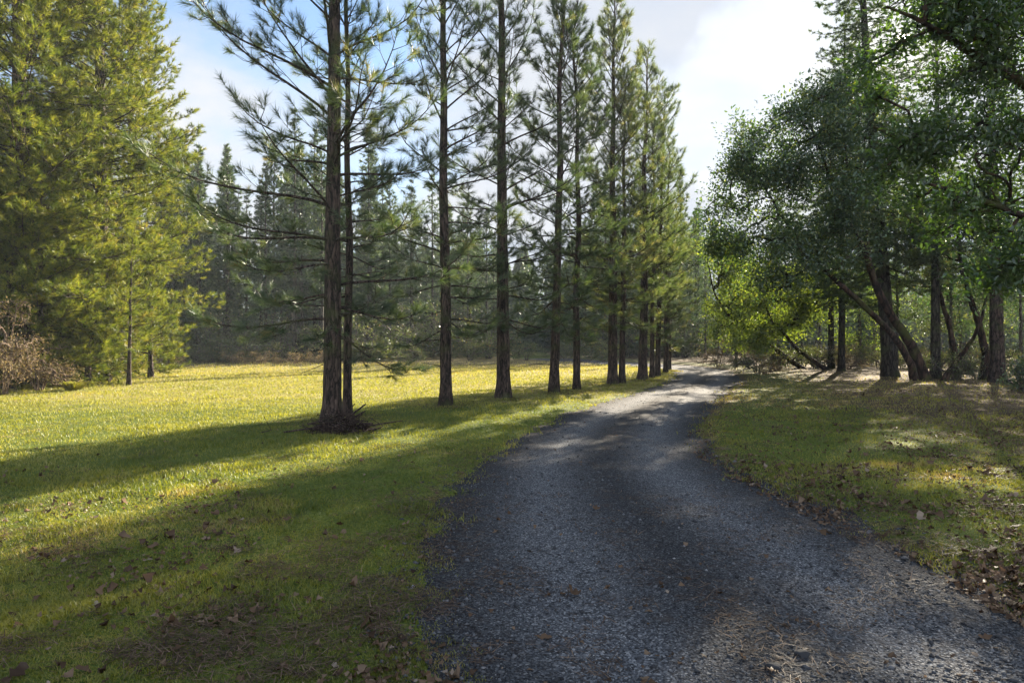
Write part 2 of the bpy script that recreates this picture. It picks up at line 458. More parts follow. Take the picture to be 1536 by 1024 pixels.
# ------------------------------------------------------------------ tree builders
def conifer(root, seed, H, r0, clear, Lmax, step=.42, per=4, kind='pine', tn=26, tl=.19, tw=.006, dens=4.2,
            lean=(0, 0), nm=None, bm=None, sides=14, dead=8, taper=.75, peak=.22, twig_sides=3, flare=.35, e_lo=-6, e_hi=70, zig=.03):
    rng = np.random.default_rng(seed)
    nz = max(10, int(H / .22)) if sides > 10 else max(8, int(H / .7))
    z = np.linspace(-.12, H, nz)
    f = np.clip(z / H, 0, 1)
    wob = rng.uniform(0, 6.28, 4)
    cx = lean[0] * f + zig * (np.sin(f * 9 + wob[0]) - math.sin(wob[0])) * f + zig * .7 * np.sin(f * 21 + wob[1]) * f
    cy = lean[1] * f + zig * (np.sin(f * 8 + wob[2]) - math.sin(wob[2])) * f
    rr = r0 * ((1 - f) ** .82) + .008 + r0 * flare * np.exp(-np.maximum(z, 0) / .24) * 1.25
    tb = Tubes()
    tb.add(np.stack([cx, cy, z], 1), rr, sides, rough=.05 if sides > 10 else .03, rng=rng)
    def centre(h):
        return np.array([np.interp(h, z, cx), np.interp(h, z, cy), h])
    tp, td, ts = [], [], []
    up = np.array([0, 0, 1.])
    h = clear
    az0 = rng.uniform(0, 6.28)
    while h < H - .15:
        q = (h - clear) / (H - clear)
        nb = per if q < .85 else max(3, per - 1)
        az0 += rng.uniform(.4, 1.3)
        for b in range(nb):
            hb = min(h + rng.normal(0, step * .22), H - .1)
            if kind == 'pine':
                shp = min(1, .62 + (q / peak) * .38) * (1 - q) ** taper + .05
            else:
                shp = min(1, .75 + (q / peak) * .25) * (1 - q) ** .85 + .05
            if sides > 12 and rng.random() < .13: continue
            L = Lmax * shp * rng.uniform(.5, 1.18)
            az = az0 + b * 6.283 / nb + rng.normal(0, .3)
            if kind == 'pine':
                e0 = rad(e_lo + (e_hi - e_lo) * q ** .62 + rng.normal(0, 8))
                sag, lift = rad(20) * (1 - q), rad(rng.uniform(22, 48)) * (1 - .6 * q)
            else:
                e0 = rad(-2 + 42 * q ** 1.6 + rng.normal(0, 6))
                sag, lift = rad(26) * (1 - .5 * q), rad(rng.uniform(8, 24))
            ns = max(4, min(9, int(L / .28) + 2))
            p = centre(hb)
            pts, dirs = [p], []
            for k in range(ns):
                t = (k + .5) / ns
                e = e0 - sag * math.sin(math.pi * min(1, t * 1.15)) + lift * t * t
                az += rng.normal(0, .10)
                dv = np.array([math.cos(az) * math.cos(e), math.sin(az) * math.cos(e), math.sin(e)])
                p = p + dv * L / ns
                pts.append(p); dirs.append(dv)
            pts = np.array(pts)
            rb = min(.006 + .0070 * L, float(np.interp(hb, z, rr)) * .6)
            tt = np.linspace(0, 1, ns + 1)
            tb.add(pts, rb * (1 - tt) ** .8 + .0035, 5 if sides > 10 else 3)
            tp.append(pts[-1]); td.append(dirs[-1]); ts.append(1.0)
            ntw = max(2, int(L * dens))
            side = 1
            for w in range(ntw):
                t = .22 + .78 * (w + rng.uniform(0, 1)) / ntw if kind == 'pine' else .10 + .9 * (w + rng.uniform(0, 1)) / ntw
                if t > .985: continue
                a = t * ns
                i = min(int(a), ns - 1)
                q0 = pts[i] + (pts[i + 1] - pts[i]) * (a - i)
                dv = dirs[i]
                side = -side
                lat = unit(np.cross(dv, up)) * side
                ang = rad(rng.uniform(32, 68))
                roll = rng.normal(0, .35)
                tdv = unit(dv * math.cos(ang) + (lat * math.cos(roll) + up * math.sin(roll)) * math.sin(ang))
                tlen = (.12 + .36 * L * (1 - t * .72)) * rng.uniform(.55, 1.15)
                tlen = min(tlen, 1.15)
                mid = q0 + tdv * tlen * .55 - up * .03 * tlen
                d2 = unit(tdv + dv * .25 + up * rng.uniform(.15, .75) * (1 if kind == 'pine' else .15))
                end = mid + d2 * tlen * .5
                tb.add(np.array([q0, mid, end]), np.array([.0065 + .004 * tlen, .005, .003]), twig_sides)
                tp.append(end); td.append(d2); ts.append(rng.uniform(.8, 1.1))
                if kind == 'pine':
                    if tlen > .28 and rng.random() < .8:
                        l2 = unit(np.cross(d2, up)) * rng.choice([-1, 1])
                        d3 = unit(d2 * .7 + l2 * .7 + up * rng.uniform(0, .5))
                        e3 = mid + d3 * tlen * rng.uniform(.3, .5)
                        tb.add(np.array([mid, e3]), np.array([.005, .003]), 3)
                        tp.append(e3); td.append(d3); ts.append(rng.uniform(.75, 1.0))
                    if tlen > .5 and rng.random() < .8:
                        l2 = unit(np.cross(d2, up)) * rng.choice([-1, 1])
                        d3 = unit(tdv * .6 + l2 * .8 + up * rng.uniform(0, .6))
                        s3 = q0 + (mid - q0) * .6
                        e3 = s3 + d3 * tlen * rng.uniform(.3, .5)
                        tb.add(np.array([s3, e3]), np.array([.005, .003]), 3)
                        tp.append(e3); td.append(d3); ts.append(rng.uniform(.75, 1.0))
                else:
                    nsp = max(1, int(tlen / .13))
                    for s in range(nsp):
                        a2 = (s + .5) / nsp
                        pp = q0 + (mid - q0) * min(1, a2 * 2) if a2 < .5 else mid + (end - mid) * (a2 * 2 - 1)
                        l2 = unit(np.cross(tdv, up)) * (1 if s % 2 else -1)
                        tp.append(pp + l2 * .05); td.append(unit(tdv * .6 + l2 * .8 - up * .12)); ts.append(rng.uniform(.7, 1.1))
        h += step * rng.uniform(.75, 1.25) * (1 if q < .7 else .8)
    for k in range(dead):       # dead snags below the live crown
        hb = rng.uniform(.35 * clear, clear + .8)
        az = rng.uniform(0, 6.28)
        L = rng.uniform(.25, 1.2)
        p = centre(hb)
        dv = np.array([math.cos(az), math.sin(az), rng.uniform(-.25, .2)])
        mid = p + dv * L * .5
        tb.add(np.array([p, mid, mid + unit(dv + rng.normal(0, .3, 3)) * L * .5]), np.array([.014, .009, .004]), 4)
    trunk = tb.build('trunk', bm or M_pine_bark, root)
    tp, td, ts = np.array(tp), unit(np.array(td)), np.array(ts)
    if kind == 'pine':
        v, fa, va = needles(tp, td, ts, tn, tl, tw, rng, (6, 58), .20, .10)
    else:
        v, fa, va = needles(tp, td, ts, tn, tl, tw, rng, (20, 80), .16, .05)
    crown = mesh_obj('crown', v, [fa], nm or M_needle_row, root, False, {'var': va})
    return trunk, crown


def grow(root, seed, stems, blobs, n, leaf, nm, bm, aspect=.5, per=8, tip_r=.0045, jitter=.12, spread=.9, up=.35, step=.3, crown_name='crown', exp=.5, sides=5, clump=15):
    """stems: list of (points, radii) in root space.  blobs: (centre, radii, weight).  Twigs reach for points spread
    through the blobs and fork from the nearest wood; leaves sit in rosettes at their ends."""
    rng = np.random.default_rng(seed)
    tb = Tubes()
    nodes, par, tan, cap, isst = [], [], [], [], []
    for pts, radii in stems:
        pts = np.array(pts, float); radii = np.array(radii, float)
        seg = np.linalg.norm(np.diff(pts, axis=0), axis=1)
        s = np.concatenate([[0], np.cumsum(seg)])
        # Catmull-Rom-ish smoothing through the key points
        m = max(6, int(s[-1] / .22))
        u = np.linspace(0, s[-1], m)
        P = np.stack([np.interp(u, s, pts[:, k]) for k in range(3)], 1)
        for _ in range(3):
            P[1:-1] = (P[:-2] + 2 * P[1:-1] + P[2:]) / 4
        P[1:-1] += rng.normal(0, .012, P[1:-1].shape)
        R = np.interp(u, s, radii)
        tb.add(P, R, 12, rough=.03, rng=rng)
        i0 = len(nodes)
        for k in range(m):
            nodes.append(P[k]); par.append(i0 + k - 1 if k else -1); cap.append(R[k]); isst.append(k)
            tan.append(unit(P[min(k + 1, m - 1)] - P[max(k - 1, 0)]))
    wts = np.array([b[2] for b in blobs], float); wts /= wts.sum()
    att = []
    for (c, r, w), k in zip(blobs, rng.multinomial(n, wts)):
        m = max(3, int(k / clump))
        cen = unit(rng.normal(size=(m, 3))) * (rng.uniform(.1, 1, (m, 1)) ** (1 / 2.4)) * 1.05
        pick = rng.integers(0, m, k)
        d = cen[pick] + rng.normal(size=(k, 3)) * np.array([1, 1, .55]) * rng.uniform(.10, .24, (m, 1))[pick]
        att.append(np.array(c) + d * np.array(r))
    att = np.concatenate(att)
    NP = np.array(nodes)
    free = np.array(isst) > len(nodes) * 0
    d0 = np.min(np.linalg.norm(att[:, None, :] - NP[None, ::3, :], axis=2), 1)
    att = att[np.argsort(d0)]
    cap_n = len(nodes) + n * 40
    buf = np.zeros((cap_n, 3)); buf[:len(nodes)] = NP
    cnt = np.zeros(cap_n)
    par = par + [0] * (cap_n - len(par))
    tanb = np.zeros((cap_n, 3)); tanb[:len(nodes)] = np.array(tan)
    N0 = len(nodes); K = N0
    chains, tip, tdir = [], [], []
    minz = min(p[0][2] for p, _ in stems)
    for a in att:
        dv = a - buf[:K]
        dist = np.linalg.norm(dv, axis=1)
        cosb = np.einsum('ij,ij->i', dv, tanb[:K]) / np.maximum(dist, 1e-6)
        cost = dist * (1.35 - .35 * cosb)
        cost[:N0] += .25 * (buf[:N0, 2] - minz < .8)
        i = int(np.argmin(cost))
        D = dist[i]
        k = min(36, max(2, int(D / step) + 1))
        t = np.linspace(0, 1, k + 1)[1:, None]
        p0 = buf[i]
        c = p0 + unit(tanb[i] * .9 + unit(a - p0) * .6) * D * .5
        Q = (1 - t) ** 2 * p0 + 2 * t * (1 - t) * c + t * t * a
        if k > 2: Q[:-1] += rng.normal(0, .03, Q[:-1].shape) * min(1, D)
        buf[K:K + k] = Q
        full = np.concatenate([p0[None], Q])
        tanb[K:K + k] = unit(np.diff(full, axis=0))
        idx = [i] + list(range(K, K + k))
        for j in range(k): par[K + j] = idx[j]
        chains.append(idx)
        K += k
        tip.append(a); tdir.append(tanb[K - 1])
    for ch in chains:       # every tip adds one to all wood that carries it
        j = ch[-1]; g = 0
        while j >= N0 and g < 4000:
            cnt[j] += 1; j = par[j]; g += 1
    for ch in chains:
        c = cnt[ch].copy(); c[0] = c[1]
        r = tip_r * np.maximum(c, 1) ** exp
        if ch[0] < N0: r = np.minimum(r, cap[ch[0]] * .75)
        tb.add(buf[ch], r, sides if r[0] > .012 else 3)
    tb.build('trunk', bm, root)
    tip, tdir = np.array(tip), np.array(tdir)
    if per > 0:
        v, fa, va = leaves(tip, tdir, leaf, rng, aspect, spread, up, per, jitter)
        mesh_obj(crown_name, v, [fa], nm, root, False, {'var': va})
    return tip


# ================================================================== SETTING
def axis(segs):
    out = [segs[0][0]]
    for a, b, s in segs:
        n = max(1, int(round((b - a) / s)))
        out += list(np.linspace(a, b, n + 1)[1:])
    return np.array(out)


def build_ground():
    xs = axis([(-2500, -400, 700), (-400, -80, 40), (-80, -30, 4), (-30, -9, .8), (-9, -3, .22), (-3, 8, .10), (8, 14, .25), (14, 40, .8), (40, 80, 4), (80, 400, 40), (400, 2500, 700)])
    ys = axis([(-2500, -300, 700), (-300, -20, 40), (-20, -2, 1.5), (-2, 2.4, .3), (2.4, 9, .10), (9, 18, .2), (18, 45, .45), (45, 90, 2), (90, 300, 20), (300, 2500, 500)])
    X, Y = np.meshgrid(xs, ys)
    Z = ground_z(X.ravel(), Y.ravel()).reshape(X.shape)
    nx, ny = len(xs), len(ys)
    i = np.arange(ny - 1)[:, None] * nx + np.arange(nx - 1)[None, :]
    q = np.stack([i, i + 1, i + nx + 1, i + nx], -1).reshape(-1, 4)
    x, y = X.ravel(), Y.ravel()
    r = np.interp(y, ROAD_RD, ROAD_R); l = np.interp(y, ROAD_D, ROAD_L)
    right = x - r
    edge = np.maximum(x - r, l - x)
    dry = smooth(10, 24, y + (-x) * .15) * (x < l) * .75 + smooth(3, 1, np.abs(y - 14)) * 0
    litter = smooth(1.5, 7, right) * .62 + (right > -.2) * (.22 + .25 * smooth(9, 20, y)) + smooth(.6, -.2, edge) * .35 + (x < l) * smooth(14, 6, y) * .30
    litter = np.where((x < l) & (y > 42), .55, litter)
    o = mesh_obj('ground', np.stack([x, y, Z.ravel()], 1), [q], M_ground, None, True, {'dry': dry, 'litter': litter})
    tag(o, kind='structure')
    o['label'] = 'grassy meadow ground of green turf, dry grass and leaf litter around the gravel road'


def build_road():
    ds = np.concatenate([np.linspace(-6, 2, 20), np.linspace(2.1, 14, 140), np.linspace(14.3, 64, 110)])
    t = np.linspace(-.22, 1.22, 44)
    l = np.interp(ds, ROAD_D, ROAD_L); r = np.interp(ds, ROAD_RD, ROAD_R)
    X = l[:, None] + (r - l)[:, None] * t[None, :]
    Y = np.repeat(ds[:, None], len(t), 1)
    Z = road_z(X.ravel(), Y.ravel())
    ny, nx = X.shape
    i = np.arange(ny - 1)[:, None] * nx + np.arange(nx - 1)[None, :]
    q = np.stack([i, i + 1, i + nx + 1, i + nx], -1).reshape(-1, 4)
    o = mesh_obj('gravel_road', np.stack([X.ravel(), Y.ravel(), Z], 1), [q], M_gravel, None, True)
    wear = np.maximum(np.exp(-((t - .27) / .13) ** 2), np.exp(-((t - .71) / .13) ** 2))
    a = o.data.attributes.new('wear', 'FLOAT', 'POINT'); a.data.foreach_set('value', np.tile(wear, ny).astype(np.float32))
    tag(o, kind='structure')
    o['label'] = 'dark gravel road with two worn wheel tracks curving away past the pine row'


build_ground()
build_road()


# ------------------------------------------------------------------ ground cover
def sample_view(n, dmin, dmax, power, rng, ulo=-60, uhi=1600):
    """points on the ground, thinned with distance from where one stands"""
    a = rng.uniform(0, 1, n)
    p = 1 - power
    d = (dmin ** p + a * (dmax ** p - dmin ** p)) ** (1 / p)
    u = rng.uniform(ulo, uhi, n)
    return (u - 768) / F * d, d


def blades(name, x, y, h, w, mat, rng, var, lean=.45, label='', zoff=-.01):
    n = len(x)
    z = top_z(x, y) + zoff
    az = rng.uniform(0, 6.283, n)
    wv = np.stack([np.cos(az), np.sin(az), np.zeros(n)], 1) * (w / 2)[:, None]
    ln = rng.normal(0, lean, (n, 2)) * h[:, None]
    b = np.stack([x, y, z], 1)
    mid = b + np.stack([ln[:, 0] * .35, ln[:, 1] * .35, h * .62], 1)
    tip = b + np.stack([ln[:, 0], ln[:, 1], h * rng.uniform(.75, 1, n)], 1)
    v = np.stack([b - wv, b + wv, mid + wv * .7, mid - wv * .7, tip], 1).reshape(-1, 3)
    k = np.arange(n)[:, None] * 5
    o = mesh_obj(name, v, [k + np.array([[0, 1, 2, 3]]), k + np.array([[3, 2, 4]])], mat, None, False, {'var': np.repeat(np.clip(var, 0, 1), 5)})
    tag(o, kind='stuff')
    if label: o['label'] = label
    return o


rg = np.random.default_rng(11)
# short turf on the left of the road and on the right verge
x, y = sample_view(520000, 2.6, 46, 1.55, rg)
s = road_in(x, y)
r = np.interp(y, ROAD_RD, ROAD_R)
right = x - r
patch = fbm(x, y, 1.6, 71)
keep = (rg.uniform(0, 1, len(x)) < smooth(.30, -.18, s + .5 * (fbm(x, y, .16, 8) - .5))) & (rg.uniform(0, 1, len(x)) < np.where(right > -.3, .95 * smooth(13, 1, right) * (.30 + .70 * smooth(.42, .60, patch)) * smooth(34, 16, y) + .06, .55 + .45 * smooth(.35, .55, patch)))
edge_moss = (s < -.02) & (s > -1.1) & (right < 0)
x, y, patch, right = x[keep], y[keep], patch[keep], right[keep]
em = edge_moss[keep]
h = (.014 + .024 * rg.uniform(0, 1, len(x)) ** 1.5 + .0014 * y) * (1 + .7 * smooth(.5, .7, fbm(x, y, .7, 5)))
h *= np.where(y < 12, .75 + .05 * y * .6, 1.0)
w = .0022 + .00075 * y
blotch = fbm(x, y, .55, 90) * .5 + fbm(x, y, 2.5, 91) * .5
brown = smooth(.50, .66, fbm(x, y, .38, 95) * .6 + fbm(x, y, 1.4, 96) * .4) * smooth(16, 6, y)
var = .36 + (blotch - .5) * 1.3 + .32 * smooth(6, 20, y) + rg.normal(0, 1, len(x)) * (.16 - .09 * smooth(7, 16, y)) - .16 * em + .45 * brown * (1 - em) + .30 * (right > 0) * smooth(.46, .62, fbm(x, y, 1.1, 120))
blades('turf_grass', x, y, h, w, M_grass, rg, var, .55, 'short green turf on both sides of the gravel road')
# taller dry grass out in the meadow
x, y = sample_view(110000, 8.5, 52, 1.35, rg, -80, 1150)
s = road_in(x, y); l = np.interp(y, ROAD_D, ROAD_L)
pd = fbm(x, y, 3.2, 33) * .6 + fbm(x, y, .9, 34) * .4
keep = (s < -.35) & (x < l) & (rg.uniform(0, 1, len(x)) < smooth(.40, .62, pd + .10 * smooth(10, 26, y) - .12 * (l - x < 1.5)))
x, y = x[keep], y[keep]
for k in range(13):                       # uncut grass close round each trunk of the row
    d = (12.8, 13.8, 16.4, 18.4, 20.5, 21.6, 24.5, 25, 27.3, 28.9, 29.8, 33.2, 36.5)[k]; u = (498, 521, 669, 755, 831, 865, 919, 933, 964, 978, 986, 998, 1004)[k]
    a_ = rg.uniform(0, 6.283, 420); q_ = .17 + np.abs(rg.normal(0, .22, 420))
    x = np.concatenate([x, gx(u, d) + np.cos(a_) * q_]); y = np.concatenate([y, d + np.sin(a_) * q_])
h = .03 + .045 * rg.uniform(0, 1, len(x)) ** 1.3 + .08 * smooth(16, 36, y) * rg.uniform(0.3, 1, len(x))
blades('meadow_grass', x, y, h, .0035 + .0008 * y, M_dry_grass, rg, .36 + .42 * smooth(26, 42, y) + rg.normal(0, .14, len(x)), .45, 'tall straw coloured grass across the open meadow')


def litter_mesh(name, x, y, z, size, rng, mat, var, label, curl=.6):
    n = len(x)
    az = rng.uniform(0, 6.283, n)
    nrm = unit(np.stack([rng.normal(0, .35, n), rng.normal(0, .35, n), np.ones(n)], 1))
    t = unit(np.cross(nrm, np.stack([np.cos(az), np.sin(az), np.zeros(n)], 1)))
    b = np.cross(nrm, t)
    prof = np.array([(0, 0), (.16, .26), (.36, .20), (.52, .40), (.70, .22), (1, .02), (.72, -.20), (.5, -.42), (.34, -.22), (.15, -.24)])
    k = len(prof)
    asp = rng.uniform(.6, 1.15, n)
    c = rng.normal(0, curl, (n, 2))
    P = np.stack([x, y, z], 1)
    vs = []
    for (a, w) in prof:
        a2 = a + rng.normal(0, .04, n); w2 = w * asp + rng.normal(0, .03, n)
        zz = c[:, 0] * (a2 - .5) ** 2 * 2 + np.abs(c[:, 1]) * w2 ** 2 * 3
        vs.append(P + size[:, None] * (t * (a2 - .5)[:, None] + b * w2[:, None] + nrm * zz[:, None]))
    v = np.stack(vs, 1).reshape(-1, 3)
    i = np.arange(n)[:, None] * k
    f = [i + np.array([[0, 1, 9]]), i + np.array([[1, 2, 8, 9]]), i + np.array([[2, 3, 7, 8]]), i + np.array([[3, 4, 6, 7]]), i + np.array([[4, 5, 6]])]
    o = mesh_obj(name, v, f, mat, None, True, {'var': np.repeat(var, k)})
    if label:
        tag(o, kind='stuff'); o['label'] = label
    return o


# fallen leaves: sparse on the left lawn, thick under the broadleaf trees on the right and along the road edge
x, y = sample_view(80000, 2.7, 36, 1.5, rg, -40, 1590)
s = road_in(x, y)
r = np.interp(y, ROAD_RD, ROAD_R)
right = x - r
cl = fbm(x, y, .8, 61)
p = np.where(right > -.35, .16 + .84 * smooth(.42, .60, cl), np.where(s > .1, .012, .05 * smooth(13, 5, y) * (.6 + 3.5 * smooth(.50, .66, cl))))
keep = rg.uniform(0, 1, len(x)) < p
x, y = x[keep], y[keep]
size = np.clip(rg.lognormal(math.log(.036), .42, len(x)), .014, .10)
litter_mesh('leaf_litter', x, y, top_z(x, y) + .006 + .016 * rg.uniform(0, 1, len(x)) * (road_in(x, y) < 0), size, rg, M_litter, np.clip(rg.beta(1.6, 2.2, len(x)), 0, 1), 'scattered brown and grey fallen leaves in the grass')

# needle litter: brown wisps on the road and the lawn
x, y = sample_view(90000, 2.5, 18, 1.6, rg, -40, 1590)
s = road_in(x, y)
cl = fbm(x, y, .42, 15) * .6 + fbm(x, y, 1.5, 16) * .4
keep = rg.uniform(0, 1, len(x)) < smooth(.50, .66, cl + .07 * (np.abs(s) < .35)) * np.where(s > .3, .30, .9)
x, y = x[keep], y[keep]
tx = np.array([[gx(u, d), d] for u, d in ((498, 12.8), (521, 13.8), (669, 16.4), (755, 18.4), (831, 20.5), (865, 21.6), (919, 24.5), (964, 27.3))])
pick = rg.integers(0, len(tx), 9000)
ra, rr2 = rg.uniform(0, 6.283, 9000), np.abs(rg.normal(0, .62, 9000)) + .1
x = np.concatenate([x, tx[pick, 0] + np.cos(ra) * rr2]); y = np.concatenate([y, tx[pick, 1] + np.sin(ra) * rr2])
n = len(x)
a = rg.uniform(0, 6.283, n)
L = rg.uniform(.05, .13, n) * (1 + .03 * y)
z = top_z(x, y) + .006 + .022 * rg.uniform(0, 1, n) * (road_in(x, y) < 0)
dv = np.stack([np.cos(a), np.sin(a), rg.normal(0, .12, n)], 1)
wv = np.stack([-np.sin(a), np.cos(a), np.zeros(n)], 1) * (.0011 + .00045 * y)[:, None]
P = np.stack([x, y, z], 1)
v = np.stack([P - wv, P + wv, P + dv * L[:, None]], 1).reshape(-1, 3)
o = mesh_obj('needle_litter', v, [np.arange(n * 3).reshape(-1, 3)], M_duff, None, False, {'var': np.repeat(rg.uniform(0, 1, n), 3)})
tag(o, kind='stuff'); o['label'] = 'brown fallen pine needles strewn over the road and lawn'

# loose gravel on the road
x, y = sample_view(80000, 2.4, 24, 1.75, rg, -20, 1590)
s = road_in(x, y)
cl = fbm(x, y, .9, 51)
keep = (rg.uniform(0, 1, len(x)) < smooth(-.55, .05, s)) & (rg.uniform(0, 1, len(x)) < np.where(s < .35, .9, .22 + .5 * smooth(.42, .6, cl)))
x, y = x[keep], y[keep]
n = len(x)
oct_v = np.array([(1, 0, 0), (0, 1, 0), (-1, 0, 0), (0, -1, 0), (0, 0, 1), (0, 0, -1)], float)
oct_f = np.array([(0, 1, 4), (1, 2, 4), (2, 3, 4), (3, 0, 4), (1, 0, 5), (2, 1, 5), (3, 2, 5), (0, 3, 5)])
sz = np.clip(rg.lognormal(math.log(.0062), .45, n), .0028, .026) * (1 + .05 * y)
A = rg.uniform(0, 6.283, n)
vv = oct_v[None] * rg.uniform(.55, 1.2, (n, 6, 1)) + rg.normal(0, .22, (n, 6, 3))
vv[:, :, 2] *= .6
c, sn = np.cos(A)[:, None], np.sin(A)[:, None]
vv = np.stack([vv[:, :, 0] * c - vv[:, :, 1] * sn, vv[:, :, 0] * sn + vv[:, :, 1] * c, vv[:, :, 2]], -1) * sz[:, None, None]
vv += np.stack([x, y, top_z(x, y) + sz * .15], 1)[:, None, :]
o = mesh_obj('loose_gravel', vv.reshape(-1, 3), [(np.arange(n)[:, None, None] * 6 + oct_f[None]).reshape(-1, 3)], M_stone, None, False, {'var': np.repeat(np.clip(rg.beta(2, 2.6, n), 0, 1), 6)})
tag(o, kind='stuff'); o['label'] = 'loose crushed stones lying over the gravel road'


# ================================================================== PINE ROW
ROW = [  # u, depth, H, r0, Lmax, clear, lean, label
    (498, 12.8, 15.0, .165, 2.9, 1.75, (.12, 0), 'tallest nearest pine of the row, thick dark trunk rising beside the brush pile'),
    (521, 13.8, 12.0, .082, 1.5, 2.3, (-.02, .1), 'thin pine stem close behind the thick nearest trunk at the brush pile'),
    (669, 16.4, 14.2, .135, 2.1, 2.0, (-.06, 0), 'moss tinged pine standing alone in the grass between the double trunk and the road'),
    (755, 18.4, 15.0, .172, 2.2, 2.2, (-.08, 0), 'stout straight pine with flared foot, fourth trunk from the brush pile'),
    (831, 20.5, 14.6, .135, 2.0, 2.3, (.30, 0), 'pine leaning slightly right, left one of a spaced pair along the road edge'),
    (865, 21.6, 13.2, .105, 1.8, 2.2, (-.05, 0), 'slender straight pine with low bare side limbs, right one of a spaced pair'),
    (919, 24.5, 14.4, .165, 1.9, 2.4, (.02, 0), 'tall pointed pine whose tip just reaches the top of the picture'),
    (933, 25.0, 11.2, .115, 1.6, 2.2, (.1, 0), 'short thinner pine tucked right behind the tall pointed pine'),
    (964, 27.3, 13.2, .175, 1.9, 2.2, (.12, 0), 'thick trunked pine with golden lit foliage near the bend of the road'),
    (978, 28.9, 11.2, .095, 1.6, 2.1, (.1, 0), 'thin pine at the bend, left stem of the last close pair'),
    (986, 29.8, 12.6, .115, 1.55, 1.9, (.3, 0), 'pine at the bend, right stem of the last close pair'),
    (998, 33.2, 11.4, .11, 1.45, 1.7, (.2, 0), 'smaller far pine at the end of the row with ragged side branches over the road'),
    (1004, 36.5, 9.2, .09, 1.35, 1.3, (.1, 0), 'lowest farthest pine closing the row where the road disappears'),
]
SEEDS = {0: 731}
for k, (u, d, H, r0, Lm, cl, lean, lab) in enumerate(ROW):
    X = gx(u, d)
    t = thing('pine_tree', lab, 'pine tree', (X, d, gz(X, d)), 'pines in a row along the gravel road')
    near = k < 7
    conifer(t, SEEDS.get(k, 100 + k), H, r0, cl, Lm * (1.12 if k < 2 else (1.25 if k < 6 else 1.35)), .58 if k < 6 else .5, 4, 'pine', 62 if k < 4 else (44 if k < 7 else 32), .23, .0068 if k < 4 else .0115,
            4.8 if k < 4 else (5.2 if k < 7 else 6.0), lean, M_needle_row if k < 6 else M_needle_backlit_gold, M_pine_bark, 20 if k < 6 else 14, 9, peak=.18, taper=.55 if k < 6 else .42, zig=(.03, .07, .05, .02, .06, .09, .04)[k % 7])

# ================================================================== LEFT GROVE
GROVE = [
    (-190, 21.5, 19, .30, 4.4, .6, 'big bright pine at the far left border of the grove, mostly outside the picture'),
    (28, 23.5, 22, .34, 4.3, 1.0, 'large yellow green pine behind the brown thicket at the left border'),
    (92, 30.0, 23, .33, 4.3, .8, 'tall dense pine in the middle of the left grove'),
    (150, 27.0, 21, .33, 4.1, 1.6, 'tall sunlit pine forming the right face of the left grove, dark trunk showing through'),
    (196, 33.5, 20, .28, 4.4, .8, 'pine at the back right of the left grove with branches reaching over the meadow'),
    (-60, 31.0, 24, .33, 4.4, .8, 'tall pine at the back left of the grove'),
]
gp = None
protos = []
for k, (u, d, H, r0, Lm, cl, lab) in enumerate(GROVE):
    X = gx(u, d)
    if k in (0, 5):
        src = protos[0] if k == 5 else None
    if k == 5:
        dup(protos[1], (X, d, gz(X, d)), 2.1, 1.06, lab, 'tall pines of the left grove')
        continue
    t = thing('pine_tree', lab, 'pine tree', (X, d, gz(X, d)), 'tall pines of the left grove')
    conifer(t, 200 + k, H, r0, cl, Lm, .40, 5, 'pine', 26, .25, .022, 5.2, (0, 0), M_needle_grove, M_pine_bark, 12, 6, peak=.22, taper=.5, e_lo=-10, e_hi=48)
    protos.append(t)
for u, d, H, Lm, lab in ((100, 25.0, 7.5, 2.3, 'bushy young pine with foliage to the ground at the foot of the left grove'),
                         (226, 29.5, 5.4, 1.7, 'bushy young pine at the right foot of the left grove'),
                         (160, 26.2, 5.5, 1.9, 'low bushy young pine just left of the thin stemmed sapling'),
                         (62, 23.6, 8.5, 2.6, 'tall bushy young pine right behind the brown thicket'), (8, 23.0, 7.0, 2.4, 'bushy young pine behind the thicket, cut by the left picture edge'), (132, 24.6, 4.2, 1.6, 'lowest bushy young pine behind the green grass clump')):
    X = gx(u, d)
    t = thing('young_pine_tree', lab, 'pine tree', (X, d, gz(X, d)), 'young pines at the foot of the grove')
    conifer(t, int(300 + u), H, .10, .3, Lm, .30, 5, 'pine', 24, .22, .018, 6, (0, 0), M_needle_grove, M_pine_bark, 10, 2, peak=.2, taper=.6)
X = gx(193, 24.6)
t = thing('young_pine_tree', 'thin stemmed pine sapling standing in front of the left grove at the meadow edge', 'pine tree', (X, 24.6, gz(X, 24.6)), 'young pines at the foot of the grove')
conifer(t, 333, 5.4, .065, 1.5, 1.1, .36, 4, 'pine', 20, .19, .016, 4.5, (.1, 0), M_needle_grove, M_pine_bark, 10, 4, peak=.2, taper=.6)

# ================================================================== BRUSH, SHRUBS
def shrub(name, seed, loc, R, H, n, leaf, per, nm, bm, label, cat, group=None, nst=6, tip_r=.004, up=.3, aspect=.5):
    rng = np.random.default_rng(seed)
    t = thing(name, label, cat, loc, group)
    stems = []
    for k in range(nst):
        a = k * 6.283 / nst + rng.uniform(-.4, .4)
        rr = R * rng.uniform(.15, .6)
        hh = H * rng.uniform(.45, .85)
        b = np.array([math.cos(a), math.sin(a), 0])
        stems.append(([b * .08 + np.array([0, 0, -.06]), b * rr * .4 + np.array([0, 0, hh * .5]), b * rr + np.array([0, 0, hh])], [.018 + .004 * H, .013, .006]))
    blobs = [((rng.uniform(-.3, .3) * R, rng.uniform(-.3, .3) * R, H * .55), (R * .85, R * .85, H * .46), 2), ((rng.uniform(-.6, .6) * R, rng.uniform(-.5, .5) * R, H * .3), (R * .7, R * .7, H * .3), 1)]
    grow(t, seed, stems, blobs, n, leaf, nm, bm, aspect, per, tip_r, .09, 1.1, up, .22, 'foliage')
    return t


